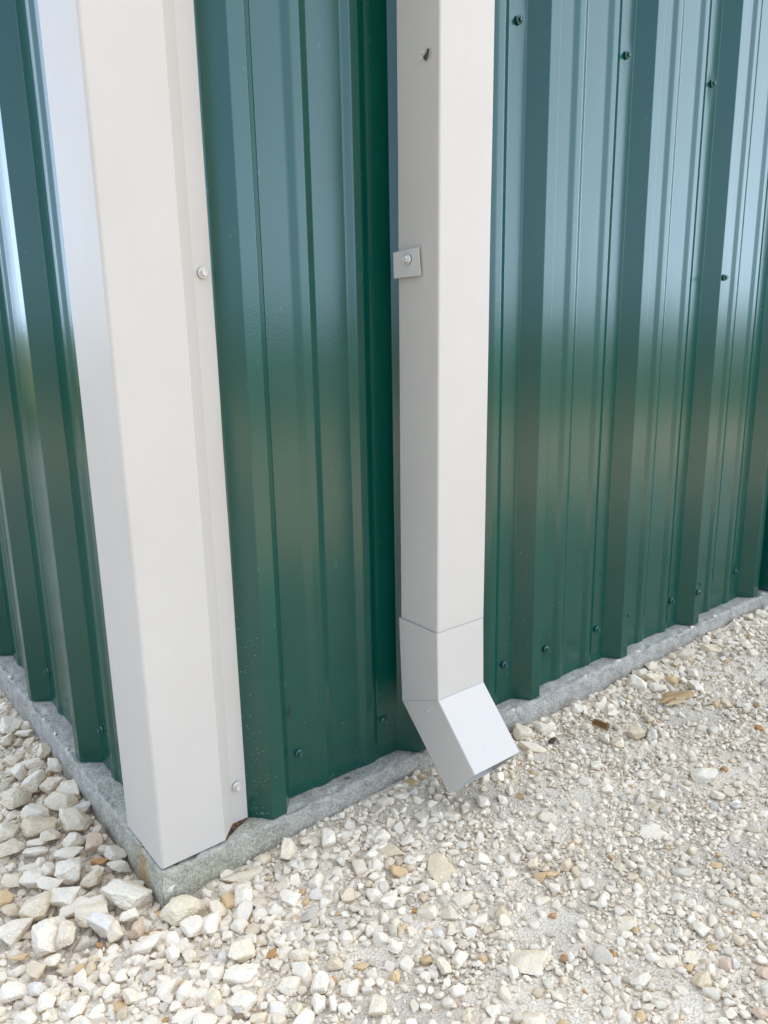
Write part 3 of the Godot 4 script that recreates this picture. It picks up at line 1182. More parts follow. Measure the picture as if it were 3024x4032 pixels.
func make_debris() -> void:
	var w := splinter("wood_splinter", 0.092, 0.030, 0.015, 9, 1.3, 48, Color(0.86, 0.74, 0.60))
	w.position = Vector3(1.0426, -0.0369, 0.1779)
	w.basis = Basis(Vector3.UP, -0.45) * Basis(Vector3(1, 0, 0), 0.25) * Basis(Vector3(0, 0, 1), 0.08)
	tag(w, "pale yellow splintered piece of wood lying right of the downspout", "wood")
	var c := splinter("bark_chip", 0.047, 0.015, 0.004, 5, 0.2, 42, Color(0.75, 0.7, 0.6))
	c.material_override = mats.bark
	c.position = Vector3(0.8367, -0.0370, 0.1434)
	c.basis = Basis(Vector3.UP, -1.5) * Basis(Vector3(1, 0, 0), 0.45)
	tag(c, "reddish brown flat bark chip right of the downspout outlet", "wood")
	var d := splinter("bark_chip", 0.026, 0.010, 0.003, 4, 0.3, 43, Color(0.7, 0.55, 0.4))
	d.position = Vector3(0.4084, -0.0301, 0.0577)
	d.basis = Basis(Vector3.UP, -1.2) * Basis(Vector3(1, 0, 0), 0.6)
	tag(d, "small tan wood flake beside the slab left of the outlet", "wood")
	var t := twig("twig", [Vector3(0.6961, -0.0237, 0.0703), Vector3(0.7041, -0.0241, 0.0738), Vector3(0.7026, -0.0241, 0.0854), Vector3(0.6980, -0.0240, 0.0970), Vector3(0.6974, -0.0241, 0.1063)], 0.0007, mats.twig, self)
	tag(t, "thin dark wiry twig over the stones right of the outlet", "twig")
	# dead leaf bits and a dried burr
	var e := splinter("dead_leaf", 0.030, 0.012, 0.004, 4, 0.4, 44, Color(0.6, 0.6, 0.6))
	e.material_override = mats.twig
	e.position = Vector3(0.7169, -0.0389, 0.1189)
	e.basis = Basis(Vector3.UP, 0.3)
	tag(e, "blackish curled dead leaf between stones right of the outlet", "leaf")
	rng.seed = 46
	var b := thing("dried_burr", "dark spidery dried burr on the slab edge left of outlet", "burr", Vector3(0.3023, -0.0010, 0.0149))
	for k in 9:
		var a := TAU * k / 9.0 + rng.randf()
		var l := rng.randf_range(0.006, 0.013)
		twig("strand", [Vector3(0, 0.001, 0), Vector3(cos(a) * l * 0.5, 0.0025, sin(a) * l * 0.35), Vector3(cos(a) * l, 0.0008, sin(a) * l * 0.6)], 0.00045, mats.twig, b)
	var g := thing("cobweb_tuft", "small dark cobweb tuft on the green panel beside first rib", "cobweb", Vector3(0.2025, 0.150, 0.0012))
	for k in 10:
		var a := TAU * k / 10.0 + rng.randf()
		var l := rng.randf_range(0.004, 0.012)
		twig("strand", [Vector3(0, 0, 0), Vector3(cos(a) * l * 0.4, sin(a) * l * 0.6, 0.0018), Vector3(cos(a) * l * 0.6, sin(a) * l * 1.3, 0.0004)], 0.0003, mats.twig, g)

# ---------------------------------------------------------------- the scene
func _ready() -> void:
	var cam := Camera3D.new()
	cam.name = "camera"
	cam.transform = Transform3D(Basis(Vector3(0.77937, -0.01737, 0.62632), Vector3(0.16187, 0.97126, -0.17450), Vector3(-0.60529, 0.23738, 0.75979)), Vector3(-0.3832, 0.7565, 0.9892))
	cam.fov = 66.377
	cam.near = 0.02
	cam.far = 4000.0
	add_child(cam)
	cam.current = true
	var toward_sun := Vector3(0.927 * cos(0.88), sin(0.88), -0.375 * cos(0.88)).normalized()
	var sky := PanoramaSkyMaterial.new()
	sky.panorama = hazy_sky(toward_sun)
	sky.energy_multiplier = 1.0
	var env := Environment.new()
	env.background_mode = Environment.BG_SKY
	env.sky = Sky.new()
	env.sky.sky_material = sky
	env.ambient_light_source = Environment.AMBIENT_SOURCE_SKY
	env.tonemap_mode = Environment.TONE_MAPPER_LINEAR
	env.tonemap_exposure = 1.15
	env.sdfgi_enabled = true
	env.ssao_enabled = true
	env.ssil_enabled = true
	var we := WorldEnvironment.new()
	we.name = "world_environment"
	we.environment = env
	add_child(we)
	var sun := DirectionalLight3D.new()
	sun.name = "sun"
	sun.light_color = Color(1.0, 0.88, 0.72)
	sun.light_energy = 1.6
	sun.light_angular_distance = 0.5
	sun.shadow_enabled = true
	add_child(sun)
	sun.look_at_from_position(toward_sun, Vector3.ZERO)
	make_materials()
	make_rocks()
	make_ground()
	make_slab()
	make_walls()
	make_trim()
	make_downspout()
	make_jamb()
	rng.seed = 13
	lay_stone(-0.051, -0.500, 0.0115, 0.0172, 0.0149, -0.68, "c", "second from right of the medium cream stones in the pile by the left foundation")
	lay_stone(-0.087, -0.475, 0.0244, 0.0146, 0.0099, -0.33, "w", "flattest and longest of the large white stones in the pile by the left foundation")
	lay_stone(-0.105, -0.511, 0.0154, 0.0148, 0.0101, -0.68, "c", "second from left of the medium cream stones in the pile by the left foundation")
	lay_stone(-0.104, -0.396, 0.0184, 0.0251, 0.0171, -0.68, "w", "rightmost of the large white stones in the pile by the left foundation")
	lay_stone(-0.076, -0.367, 0.0202, 0.0224, 0.0153, -0.68, "c", "rightmost of the medium cream stones in the pile by the left foundation")
	lay_stone(-0.054, -0.343, 0.0163, 0.0186, 0.0126, -0.68, "w", "topmost of the medium white stones in the rubble left of slab corner")
	lay_stone(-0.077, -0.305, 0.0233, 0.0215, 0.0146, -1.03, "c", "second from left of the large cream stones in the rubble left of slab corner")
	lay_stone(-0.056, -0.272, 0.0125, 0.0153, 0.0104, -0.68, "l", "medium bluish white limestone stone in the rubble left of slab corner")
	lay_stone(-0.140, -0.370, 0.0216, 0.0243, 0.0165, -0.33, "c", "leftmost of the large cream stones in the rubble left of slab corner")
	lay_stone(-0.122, -0.305, 0.0237, 0.0140, 0.0095, -0.59, "w", "leftmost of the large white stones in the rubble left of slab corner")
	lay_stone(-0.131, -0.255, 0.0291, 0.0202, 0.0138, -0.54, "t", "large tan limestone stone in the rubble left of slab corner")
	lay_stone(-0.081, -0.232, 0.0241, 0.0215, 0.0146, -0.50, "c", "rightmost of the large cream stones in the rubble left of slab corner")
	lay_stone(-0.144, -0.226, 0.0138, 0.0087, 0.0059, -0.68, "w", "topmost of the small white stones in the rubble left of slab corner")
	lay_stone(-0.099, -0.190, 0.0155, 0.0152, 0.0104, -0.68, "w", "rightmost of the medium white stones in the rubble left of slab corner")
	lay_stone(-0.074, -0.159, 0.0163, 0.0183, 0.0124, -0.68, "p", "medium pinkish limestone stone in the rubble left of slab corner")
	lay_stone(-0.150, -0.200, 0.0203, 0.0091, 0.0062, -0.68, "w", "largest of the medium white stones in the rubble left of slab corner")
	lay_stone(-0.177, -0.237, 0.0196, 0.0152, 0.0103, -0.50, "c", "largest of the medium cream stones in the rubble left of slab corner")
	lay_stone(-0.117, -0.165, 0.0160, 0.0127, 0.0086, -0.50, "w", "second bottommost of the medium white stones in the rubble left of slab corner")
	lay_stone(-0.053, -0.114, 0.0164, 0.0147, 0.0100, -0.68, "g", "leftmost of the medium grey stones in the rubble left of slab corner")
	lay_stone(-0.061, -0.089, 0.0161, 0.0103, 0.0070, -0.68, "g", "rightmost of the medium grey stones in the rubble left of slab corner")
	lay_stone(-0.125, -0.115, 0.0187, 0.0280, 0.0193, -0.15, "w", "rightmost of the large white stones in the rubble left of slab corner")
	lay_stone(-0.106, -0.079, 0.0140, 0.0154, 0.0105, -0.68, "c", "rightmost of the medium cream stones in the rubble left of slab corner")
	lay_stone(-0.155, -0.105, 0.0179, 0.0124, 0.0084, -0.50, "w", "topmost of the medium white stones just in front of slab corner")
	lay_stone(-0.171, -0.138, 0.0141, 0.0156, 0.0106, -0.68, "w", "leftmost of the medium white stones in the rubble left of slab corner")
	lay_stone(-0.195, -0.151, 0.0136, 0.0130, 0.0089, -0.68, "c", "leftmost of the small cream stones in the rubble left of slab corner")
	lay_stone(-0.172, -0.166, 0.0107, 0.0098, 0.0066, -0.68, "w", "leftmost of the small white stones in the rubble left of slab corner")
	lay_stone(-0.153, -0.164, 0.0091, 0.0135, 0.0092, -0.68, "w", "second topmost of the small white stones in the rubble left of slab corner")
	lay_stone(-0.149, -0.139, 0.0106, 0.0127, 0.0087, -0.68, "w", "bottommost of the small white stones in the rubble left of slab corner")
	lay_stone(-0.176, -0.272, 0.0157, 0.0189, 0.0129, -0.68, "c", "leftmost of the medium cream stones in the rubble left of slab corner")
	lay_stone(-0.053, -0.435, 0.0151, 0.0145, 0.0098, -0.68, "w", "rightmost of the medium white stones in the pile by the left foundation")
	lay_stone(-0.088, -0.445, 0.0100, 0.0111, 0.0075, -0.68, "c", "small cream limestone stone in the pile by the left foundation")
	lay_stone(-0.057, -0.190, 0.0097, 0.0128, 0.0087, -0.68, "g", "leftmost of the small grey stones in the rubble left of slab corner")
	lay_stone(-0.055, -0.166, 0.0052, 0.0078, 0.0056, -0.68, "c", "rightmost of the small cream stones in the rubble left of slab corner")
	lay_stone(-0.064, -0.134, 0.0110, 0.0112, 0.0076, -0.68, "g", "rightmost of the small grey stones in the rubble left of slab corner")
	lay_stone(-0.119, -0.228, 0.0148, 0.0133, 0.0090, -0.50, "c", "second from right of the medium cream stones in the rubble left of slab corner")
	lay_stone(-0.082, -0.117, 0.0100, 0.0083, 0.0056, -0.68, "b", "small rust brown limestone stone in the rubble left of slab corner")
	lay_stone(-0.089, -0.097, 0.0094, 0.0087, 0.0059, -0.68, "w", "rightmost of the small white stones in the rubble left of slab corner")
	lay_stone(-0.110, -0.458, 0.0130, 0.0194, 0.0142, -0.33, "w", "leftmost of the medium white stones in the pile by the left foundation")
	lay_stone(-0.075, -0.009, 0.0320, 0.0262, 0.0178, -1.03, "w", "rightmost of the large white stones just in front of slab corner")
	lay_stone(-0.187, -0.066, 0.0195, 0.0247, 0.0168, -0.50, "c", "large cream limestone stone just in front of slab corner")
	lay_stone(-0.147, -0.060, 0.0221, 0.0186, 0.0126, -0.42, "w", "largest of the medium white stones just in front of slab corner")
	lay_stone(-0.141, -0.036, 0.0197, 0.0118, 0.0080, -0.24, "w", "flattest and longest of the medium white stones just in front of slab corner")
	lay_stone(-0.113, -0.027, 0.0145, 0.0114, 0.0077, -0.50, "w", "second from right of the medium white stones just in front of slab corner")
	lay_stone(-0.226, -0.043, 0.0167, 0.0216, 0.0147, -0.68, "w", "leftmost of the medium white stones just in front of slab corner")
	lay_stone(-0.193, 0.002, 0.0202, 0.0292, 0.0199, -0.68, "w", "leftmost of the large white stones just in front of slab corner")
	lay_stone(-0.171, 0.018, 0.0120, 0.0180, 0.0164, -0.68, "c", "leftmost of the medium cream stones just in front of slab corner")
	lay_stone(-0.131, 0.000, 0.0223, 0.0189, 0.0128, -0.24, "c", "topmost of the medium cream stones just in front of slab corner")
	lay_stone(-0.123, 0.031, 0.0143, 0.0215, 0.0146, 0.11, "l", "medium bluish white limestone stone just in front of slab corner")
	lay_stone(-0.117, 0.048, 0.0100, 0.0150, 0.0124, 0.02, "c", "rightmost of the medium cream stones just in front of slab corner")
	lay_stone(-0.030, 0.066, 0.0281, 0.0210, 0.0143, -0.42, "k", "large yellowish limestone stone just in front of slab corner")
	lay_stone(-0.030, 0.110, 0.0180, 0.0172, 0.0117, -0.15, "w", "rightmost of the medium white stones just in front of slab corner")
	lay_stone(-0.088, 0.030, 0.0133, 0.0100, 0.0068, -0.68, "w", "small white limestone stone just in front of slab corner")
	lay_stone(-0.087, 0.059, 0.0080, 0.0120, 0.0094, -0.68, "p", "small pinkish limestone stone just in front of slab corner")
	lay_stone(-0.094, 0.095, 0.0147, 0.0108, 0.0074, -0.24, "w", "topmost of the medium white stones in the photo's bottom left corner")
	lay_stone(-0.070, 0.135, 0.0085, 0.0127, 0.0102, -0.50, "w", "topmost of the small white stones in the photo's bottom left corner")
	lay_stone(-0.054, 0.149, 0.0097, 0.0111, 0.0075, -0.68, "c", "rightmost of the small cream stones in the photo's bottom left corner")
	lay_stone(-0.093, 0.135, 0.0127, 0.0104, 0.0071, -0.68, "c", "largest of the small cream stones in the photo's bottom left corner")
	lay_stone(-0.198, 0.042, 0.0100, 0.0092, 0.0063, -0.68, "w", "second topmost of the small white stones in the photo's bottom left corner")
	lay_stone(-0.217, 0.047, 0.0122, 0.0114, 0.0078, -0.68, "t", "leftmost of the small tan stones in the photo's bottom left corner")
	lay_stone(-0.178, 0.097, 0.0066, 0.0099, 0.0079, -0.68, "w", "most central of the small white stones in the photo's bottom left corner")
	lay_stone(-0.135, 0.127, 0.0078, 0.0116, 0.0079, -0.68, "w", "second largest of the small white stones in the photo's bottom left corner")
	lay_stone(-0.123, 0.129, 0.0063, 0.0094, 0.0067, -0.68, "w", "second smallest of the small white stones in the photo's bottom left corner")
	lay_stone(-0.227, 0.076, 0.0107, 0.0110, 0.0075, -0.68, "l", "small bluish white limestone stone in the photo's bottom left corner")
	lay_stone(-0.250, 0.064, 0.0168, 0.0119, 0.0081, -0.42, "w", "leftmost of the medium white stones in the photo's bottom left corner")
	lay_stone(-0.224, 0.108, 0.0105, 0.0112, 0.0076, -0.68, "w", "second from left of the small white stones in the photo's bottom left corner")
	lay_stone(-0.139, 0.168, 0.0113, 0.0116, 0.0079, -0.33, "c", "leftmost of the small cream stones in the photo's bottom left corner")
	lay_stone(-0.102, 0.183, 0.0095, 0.0143, 0.0110, -0.85, "w", "smallest of the medium white stones in the photo's bottom left corner")
	lay_stone(-0.087, 0.203, 0.0098, 0.0147, 0.0118, -0.85, "w", "rightmost of the medium white stones in the photo's bottom left corner")
	lay_stone(-0.122, 0.189, 0.0109, 0.0075, 0.0051, -0.50, "w", "third from right of the small white stones in the photo's bottom left corner")
	lay_stone(-0.102, 0.214, 0.0074, 0.0083, 0.0056, -0.68, "w", "rightmost of the small white stones in the photo's bottom left corner")
	lay_stone(-0.247, 0.112, 0.0114, 0.0101, 0.0069, -0.68, "w", "leftmost of the small white stones in the photo's bottom left corner")
	lay_stone(-0.102, 0.234, 0.0150, 0.0098, 0.0067, -0.33, "w", "bottommost of the medium white stones in the photo's bottom left corner")
	lay_stone(-0.214, -0.119, 0.0102, 0.0133, 0.0090, -0.68, "o", "small ochre limestone stone just in front of slab corner")
	lay_stone(-0.215, -0.093, 0.0126, 0.0103, 0.0070, -0.68, "t", "small tan limestone stone just in front of slab corner")
	lay_stone(-0.227, 0.007, 0.0101, 0.0054, 0.0037, -0.50, "o", "small ochre limestone stone in the photo's bottom left corner")
	lay_stone(-0.155, 0.072, 0.0064, 0.0056, 0.0038, -0.68, "t", "rightmost of the small tan stones in the photo's bottom left corner")
	lay_stone(-0.146, 0.158, 0.0027, 0.0041, 0.0040, -0.68, "b", "rightmost of the small rust brown stones in the photo's bottom left corner")
	lay_stone(-0.191, 0.149, 0.0036, 0.0033, 0.0023, -0.68, "b", "leftmost of the small rust brown stones in the photo's bottom left corner")
	lay_stone(-0.197, 0.142, 0.0085, 0.0110, 0.0075, -0.68, "w", "second bottommost of the small white stones in the photo's bottom left corner")
	lay_stone(0.068, 0.062, 0.0270, 0.0129, 0.0088, -0.59, "c", "large cream limestone stone in the middle foreground gravel")
	lay_stone(0.039, 0.075, 0.0120, 0.0136, 0.0093, -0.68, "w", "leftmost of the small white stones in the middle foreground gravel")
	lay_stone(0.051, 0.106, 0.0132, 0.0198, 0.0138, -0.85, "w", "topmost of the medium white stones in the middle foreground gravel")
	lay_stone(0.033, 0.098, 0.0136, 0.0112, 0.0076, -0.68, "o", "small ochre limestone stone in the middle foreground gravel")
	lay_stone(0.011, 0.101, 0.0125, 0.0131, 0.0089, -0.68, "c", "small cream limestone stone in the middle foreground gravel")
	lay_stone(-0.009, 0.117, 0.0110, 0.0165, 0.0128, -0.68, "w", "leftmost of the medium white stones in the middle foreground gravel")
	lay_stone(0.021, 0.144, 0.0131, 0.0117, 0.0079, -0.24, "w", "third from left of the small white stones in the middle foreground gravel")
	lay_stone(-0.001, 0.151, 0.0095, 0.0094, 0.0064, -0.68, "w", "second from left of the small white stones in the middle foreground gravel")
	lay_stone(0.000, 0.193, 0.0193, 0.0187, 0.0127, -0.68, "c", "leftmost of the medium cream stones at the bottom edge left of middle")
	lay_stone(-0.020, 0.180, 0.0092, 0.0105, 0.0071, -0.33, "l", "small bluish white limestone stone at the bottom edge left of middle")
	lay_stone(-0.023, 0.220, 0.0183, 0.0156, 0.0106, -0.50, "w", "leftmost of the medium white stones at the bottom edge left of middle")
	lay_stone(-0.043, 0.201, 0.0105, 0.0115, 0.0078, -0.68, "w", "leftmost of the small white stones at the bottom edge left of middle")
	lay_stone(-0.061, 0.235, 0.0086, 0.0129, 0.0123, -0.68, "k", "leftmost of the small yellowish stones at the bottom edge left of middle")
	lay_stone(-0.037, 0.263, 0.0160, 0.0183, 0.0124, -1.03, "w", "bottommost of the medium white stones at the bottom edge left of middle")
	lay_stone(0.018, 0.279, 0.0141, 0.0143, 0.0097, -0.85, "w", "second from right of the medium white stones at the bottom edge left of middle")
	lay_stone(0.101, 0.153, 0.0153, 0.0143, 0.0097, -0.59, "w", "second from right of the medium white stones in the middle foreground gravel")
	lay_stone(0.133, 0.168, 0.0084, 0.0102, 0.0069, -0.68, "l", "small bluish white limestone stone in the middle foreground gravel")
	lay_stone(0.166, 0.202, 0.0114, 0.0154, 0.0105, -0.68, "t", "second from left of the medium tan stones in the middle foreground gravel")
	lay_stone(0.205, 0.244, 0.0135, 0.0152, 0.0104, -0.50, "w", "rightmost of the medium white stones in the middle foreground gravel")
	lay_stone(0.055, 0.244, 0.0156, 0.0118, 0.0081, -0.68, "c", "flattest and longest of the medium cream stones at the bottom edge left of middle")
	lay_stone(0.049, 0.303, 0.0110, 0.0166, 0.0118, -1.03, "w", "rightmost of the medium white stones at the bottom edge left of middle")
	lay_stone(0.031, 0.326, 0.0089, 0.0133, 0.0097, -0.68, "w", "largest of the small white stones at the bottom edge left of middle")
	lay_stone(0.044, 0.337, 0.0063, 0.0094, 0.0079, -0.68, "w", "third from left of the small white stones at the bottom edge left of middle")
	lay_stone(0.075, 0.329, 0.0114, 0.0111, 0.0075, -0.68, "w", "second from right of the small white stones at the bottom edge left of middle")
	lay_stone(0.118, 0.261, 0.0098, 0.0112, 0.0076, -0.68, "w", "most central of the small white stones in the middle foreground gravel")
	lay_stone(0.082, 0.374, 0.0136, 0.0149, 0.0102, -1.03, "c", "rightmost of the medium cream stones at the bottom edge left of middle")
	lay_stone(0.099, 0.339, 0.0092, 0.0076, 0.0052, -0.42, "w", "rightmost of the small white stones at the bottom edge left of middle")
	lay_stone(0.085, 0.285, 0.0110, 0.0098, 0.0067, -0.68, "t", "small tan limestone stone at the bottom edge left of middle")
	lay_stone(0.106, 0.309, 0.0082, 0.0060, 0.0041, -0.68, "o", "leftmost of the small ochre stones at the bottom edge left of middle")
	lay_stone(0.129, 0.352, 0.0058, 0.0087, 0.0065, -1.03, "o", "largest of the small ochre stones at the bottom edge left of middle")
	lay_stone(0.009, 0.313, 0.0070, 0.0105, 0.0079, -0.50, "k", "rightmost of the small yellowish stones at the bottom edge left of middle")
	lay_stone(-0.033, 0.293, 0.0109, 0.0097, 0.0066, -0.68, "k", "bottommost of the small yellowish stones at the bottom edge left of middle")
	lay_stone(-0.052, 0.276, 0.0091, 0.0055, 0.0038, -0.50, "d", "small dark brown limestone stone at the bottom edge left of middle")
	lay_stone(0.025, 0.238, 0.0091, 0.0093, 0.0063, -0.68, "c", "small cream limestone stone at the bottom edge left of middle")
	lay_stone(0.030, 0.218, 0.0068, 0.0072, 0.0049, -0.68, "b", "small rust brown limestone stone at the bottom edge left of middle")
	lay_stone(0.026, 0.188, 0.0143, 0.0054, 0.0037, -0.76, "t", "leftmost of the medium tan stones in the middle foreground gravel")
	lay_stone(0.160, 0.315, 0.0085, 0.0110, 0.0075, -0.68, "w", "second from right of the small white stones in the middle foreground gravel")
	lay_stone(0.147, 0.260, 0.0075, 0.0085, 0.0058, -0.68, "w", "smallest of the small white stones in the middle foreground gravel")
	lay_stone(0.150, 0.273, 0.0064, 0.0097, 0.0066, -0.68, "w", "flattest and longest of the small white stones in the middle foreground gravel")
	lay_stone(0.053, 0.349, 0.0092, 0.0073, 0.0049, -0.33, "w", "bottommost of the small white stones at the bottom edge left of middle")
	lay_stone(0.147, 0.068, 0.0130, 0.0194, 0.0132, -1.03, "c", "medium cream limestone stone below the first green rib")
	lay_stone(0.137, 0.048, 0.0071, 0.0051, 0.0035, -0.68, "t", "small tan limestone stone below the first green rib")
	lay_stone(0.114, 0.051, 0.0152, 0.0096, 0.0065, -0.50, "k", "medium yellowish limestone stone below the first green rib")
	lay_stone(0.209, 0.088, 0.0144, 0.0188, 0.0128, -0.68, "w", "medium white limestone stone below the first green rib")
	lay_stone(0.185, 0.067, 0.0116, 0.0107, 0.0073, -0.68, "c", "small cream limestone stone below the first green rib")
	lay_stone(1.386, 0.056, 0.0134, 0.0157, 0.0107, -0.68, "w", "second from left of the medium white stones by the slab at far right")
	lay_stone(1.261, 0.067, 0.0208, 0.0216, 0.0147, -0.68, "c", "largest of the medium cream stones by the slab at far right")
	lay_stone(1.339, 0.095, 0.0217, 0.0160, 0.0109, -0.85, "t", "medium tan limestone stone by the slab at far right")
	lay_stone(1.608, 0.050, 0.0147, 0.0132, 0.0090, -0.68, "c", "rightmost of the medium cream stones by the slab at far right")
	lay_stone(1.652, 0.064, 0.0158, 0.0200, 0.0136, -0.68, "w", "rightmost of the medium white stones by the slab at far right")
	lay_stone(1.397, 0.082, 0.0159, 0.0113, 0.0077, -0.68, "c", "flattest and longest of the medium cream stones by the slab at far right")
	lay_stone(1.425, 0.144, 0.0156, 0.0119, 0.0081, -1.03, "c", "second from right of the medium cream stones by the slab at far right")
	lay_stone(1.419, 0.114, 0.0158, 0.0112, 0.0076, -0.94, "w", "flattest and longest of the medium white stones by the slab at far right")
	lay_stone(1.159, 0.051, 0.0149, 0.0169, 0.0115, -0.68, "c", "leftmost of the medium cream stones by the slab at far right")
	lay_stone(1.210, 0.082, 0.0114, 0.0137, 0.0093, -0.68, "t", "small tan limestone stone by the slab at far right")
	lay_stone(1.197, 0.132, 0.0140, 0.0149, 0.0101, -0.68, "w", "leftmost of the medium white stones by the slab at far right")
	lay_stone(0.691, 0.066, 0.0215, 0.0227, 0.0155, -0.68, "c", "leftmost of the large cream stones around the downspout outlet")
	lay_stone(0.744, 0.078, 0.0241, 0.0146, 0.0099, -0.94, "w", "large white limestone stone around the downspout outlet")
	lay_stone(0.668, 0.113, 0.0286, 0.0116, 0.0079, -0.76, "c", "rightmost of the large cream stones around the downspout outlet")
	lay_stone(0.544, 0.138, 0.0113, 0.0133, 0.0090, -0.68, "w", "topmost of the small white stones around the downspout outlet")
	lay_stone(0.530, 0.178, 0.0075, 0.0106, 0.0072, -0.68, "w", "rightmost of the small white stones around the downspout outlet")
	lay_stone(0.466, 0.176, 0.0133, 0.0135, 0.0092, -0.68, "w", "bottommost of the small white stones around the downspout outlet")
	lay_stone(0.498, 0.148, 0.0066, 0.0073, 0.0049, -0.68, "c", "small cream limestone stone around the downspout outlet")
	lay_stone(0.443, 0.081, 0.0094, 0.0097, 0.0066, -0.68, "w", "second from left of the small white stones around the downspout outlet")
	lay_stone(0.368, 0.075, 0.0126, 0.0093, 0.0063, -0.68, "w", "leftmost of the small white stones around the downspout outlet")
	lay_stone(-0.074, -0.650, 0.0205, 0.0245, 0.0167, -0.68, "w", "leftmost of the large white stones in the pile by the left foundation")
	lay_stone(-0.052, -0.644, 0.0138, 0.0127, 0.0086, -0.68, "w", "small white limestone stone in the pile by the left foundation")
	lay_stone(-0.060, -0.612, 0.0161, 0.0104, 0.0070, -0.59, "w", "topmost of the medium white stones in the pile by the left foundation")
	lay_stone(-0.096, -0.597, 0.0107, 0.0160, 0.0119, -0.33, "c", "leftmost of the medium cream stones in the pile by the left foundation")
	lay_stone(0.307, 0.247, 0.0225, 0.0243, 0.0085, -1.11, "t1", "large half-buried tan limestone stone in fine gravel below the outlet")
	lay_stone(0.267, 0.168, 0.0165, 0.0110, 0.0075, -0.68, "t", "rightmost of the medium tan stones in the middle foreground gravel")
	lay_stone(0.296, 0.310, 0.0153, 0.0157, 0.0055, -0.68, "c1", "medium half-buried cream limestone stone in fine gravel below the outlet")
	lay_stone(0.277, 0.353, 0.0105, 0.0106, 0.0072, -0.68, "w", "second from left of the small white stones in fine gravel below the outlet")
	lay_stone(0.283, 0.388, 0.0095, 0.0086, 0.0059, -0.85, "c", "rightmost of the small cream stones in fine gravel below the outlet")
	lay_stone(0.276, 0.371, 0.0073, 0.0065, 0.0044, -0.68, "t", "leftmost of the small tan stones in fine gravel below the outlet")
	lay_stone(0.214, 0.361, 0.0085, 0.0124, 0.0084, -0.15, "w", "leftmost of the small white stones in fine gravel below the outlet")
	lay_stone(0.186, 0.382, 0.0090, 0.0124, 0.0084, -0.50, "c", "leftmost of the small cream stones in fine gravel below the outlet")
	lay_stone(0.278, 0.436, 0.0245, 0.0239, 0.0084, -1.20, "c1", "large half-buried cream limestone stone in fine gravel below the outlet")
	lay_stone(0.390, 0.286, 0.0101, 0.0089, 0.0061, -0.68, "w", "topmost of the small white stones in fine gravel below the outlet")
	lay_stone(0.375, 0.317, 0.0136, 0.0105, 0.0072, -0.68, "w", "largest of the small white stones in fine gravel below the outlet")
	lay_stone(0.419, 0.327, 0.0081, 0.0122, 0.0089, -1.20, "t", "flattest and longest of the small tan stones in fine gravel below the outlet")
	lay_stone(0.461, 0.358, 0.0088, 0.0132, 0.0093, -1.20, "t", "rightmost of the small tan stones in fine gravel below the outlet")
	lay_stone(0.425, 0.352, 0.0109, 0.0061, 0.0042, -0.68, "o", "rightmost of the small ochre stones in fine gravel below the outlet")
	lay_stone(0.160, 0.316, 0.0089, 0.0110, 0.0075, -0.68, "w", "rightmost of the small white stones in the middle foreground gravel")
	lay_stone(0.187, 0.464, 0.0088, 0.0098, 0.0066, -0.68, "w", "second bottommost of the small white stones in fine gravel below the outlet")
	lay_stone(0.190, 0.481, 0.0076, 0.0067, 0.0046, -0.68, "w", "bottommost of the small white stones in fine gravel below the outlet")
	lay_stone(0.157, 0.451, 0.0062, 0.0092, 0.0083, -0.68, "k", "small yellowish limestone stone in fine gravel below the outlet")
	lay_stone(0.247, 0.273, 0.0070, 0.0079, 0.0054, -1.03, "p", "small pinkish limestone stone in fine gravel below the outlet")
	lay_stone(0.221, 0.280, 0.0051, 0.0049, 0.0034, -0.68, "b", "small rust brown limestone stone in fine gravel below the outlet")
	lay_stone(0.192, 0.295, 0.0048, 0.0058, 0.0039, -0.68, "o", "leftmost of the small ochre stones in fine gravel below the outlet")
	lay_stone(0.215, 0.317, 0.0040, 0.0052, 0.0035, -0.68, "o", "second from left of the small ochre stones in fine gravel below the outlet")
	lay_stone(0.236, 0.400, 0.0070, 0.0062, 0.0042, -0.94, "o", "bottommost of the small ochre stones in fine gravel below the outlet")
	lay_stone(0.129, 0.353, 0.0058, 0.0087, 0.0064, -1.03, "o", "rightmost of the small ochre stones at the bottom edge left of middle")
	lay_stone(0.246, 0.444, 0.0066, 0.0098, 0.0074, -0.68, "w", "flattest and longest of the small white stones in fine gravel below the outlet")
	lay_stone(0.256, 0.459, 0.0061, 0.0045, 0.0031, -0.68, "w", "rightmost of the small white stones in fine gravel below the outlet")
	lay_stone(0.204, 0.246, 0.0100, 0.0131, 0.0089, -0.33, "w", "second topmost of the small white stones in the middle foreground gravel")
	lay_stone(0.267, 0.292, 0.0105, 0.0082, 0.0056, -0.50, "g", "small grey limestone stone in fine gravel below the outlet")
	lay_stone(0.448, 0.403, 0.0123, 0.0107, 0.0073, -0.68, "w", "leftmost of the small white stones in the photo's bottom right corner")
	lay_stone(0.465, 0.433, 0.0110, 0.0095, 0.0064, -0.68, "g", "leftmost of the small grey stones in the photo's bottom right corner")
	lay_stone(0.538, 0.444, 0.0127, 0.0099, 0.0067, -0.85, "g", "leftmost of the small grey stones halfway up the right side")
	lay_stone(0.576, 0.475, 0.0141, 0.0107, 0.0073, -0.85, "g", "medium grey limestone stone halfway up the right side")
	lay_stone(0.605, 0.533, 0.0096, 0.0130, 0.0088, -0.68, "g", "rightmost of the small grey stones in the photo's bottom right corner")
	lay_stone(0.576, 0.540, 0.0087, 0.0047, 0.0016, -0.85, "g1", "small half-buried grey limestone stone in the photo's bottom right corner")
	lay_stone(0.431, 0.484, 0.0146, 0.0150, 0.0052, -0.68, "c1", "leftmost of the medium half-buried cream stones in the photo's bottom right corner")
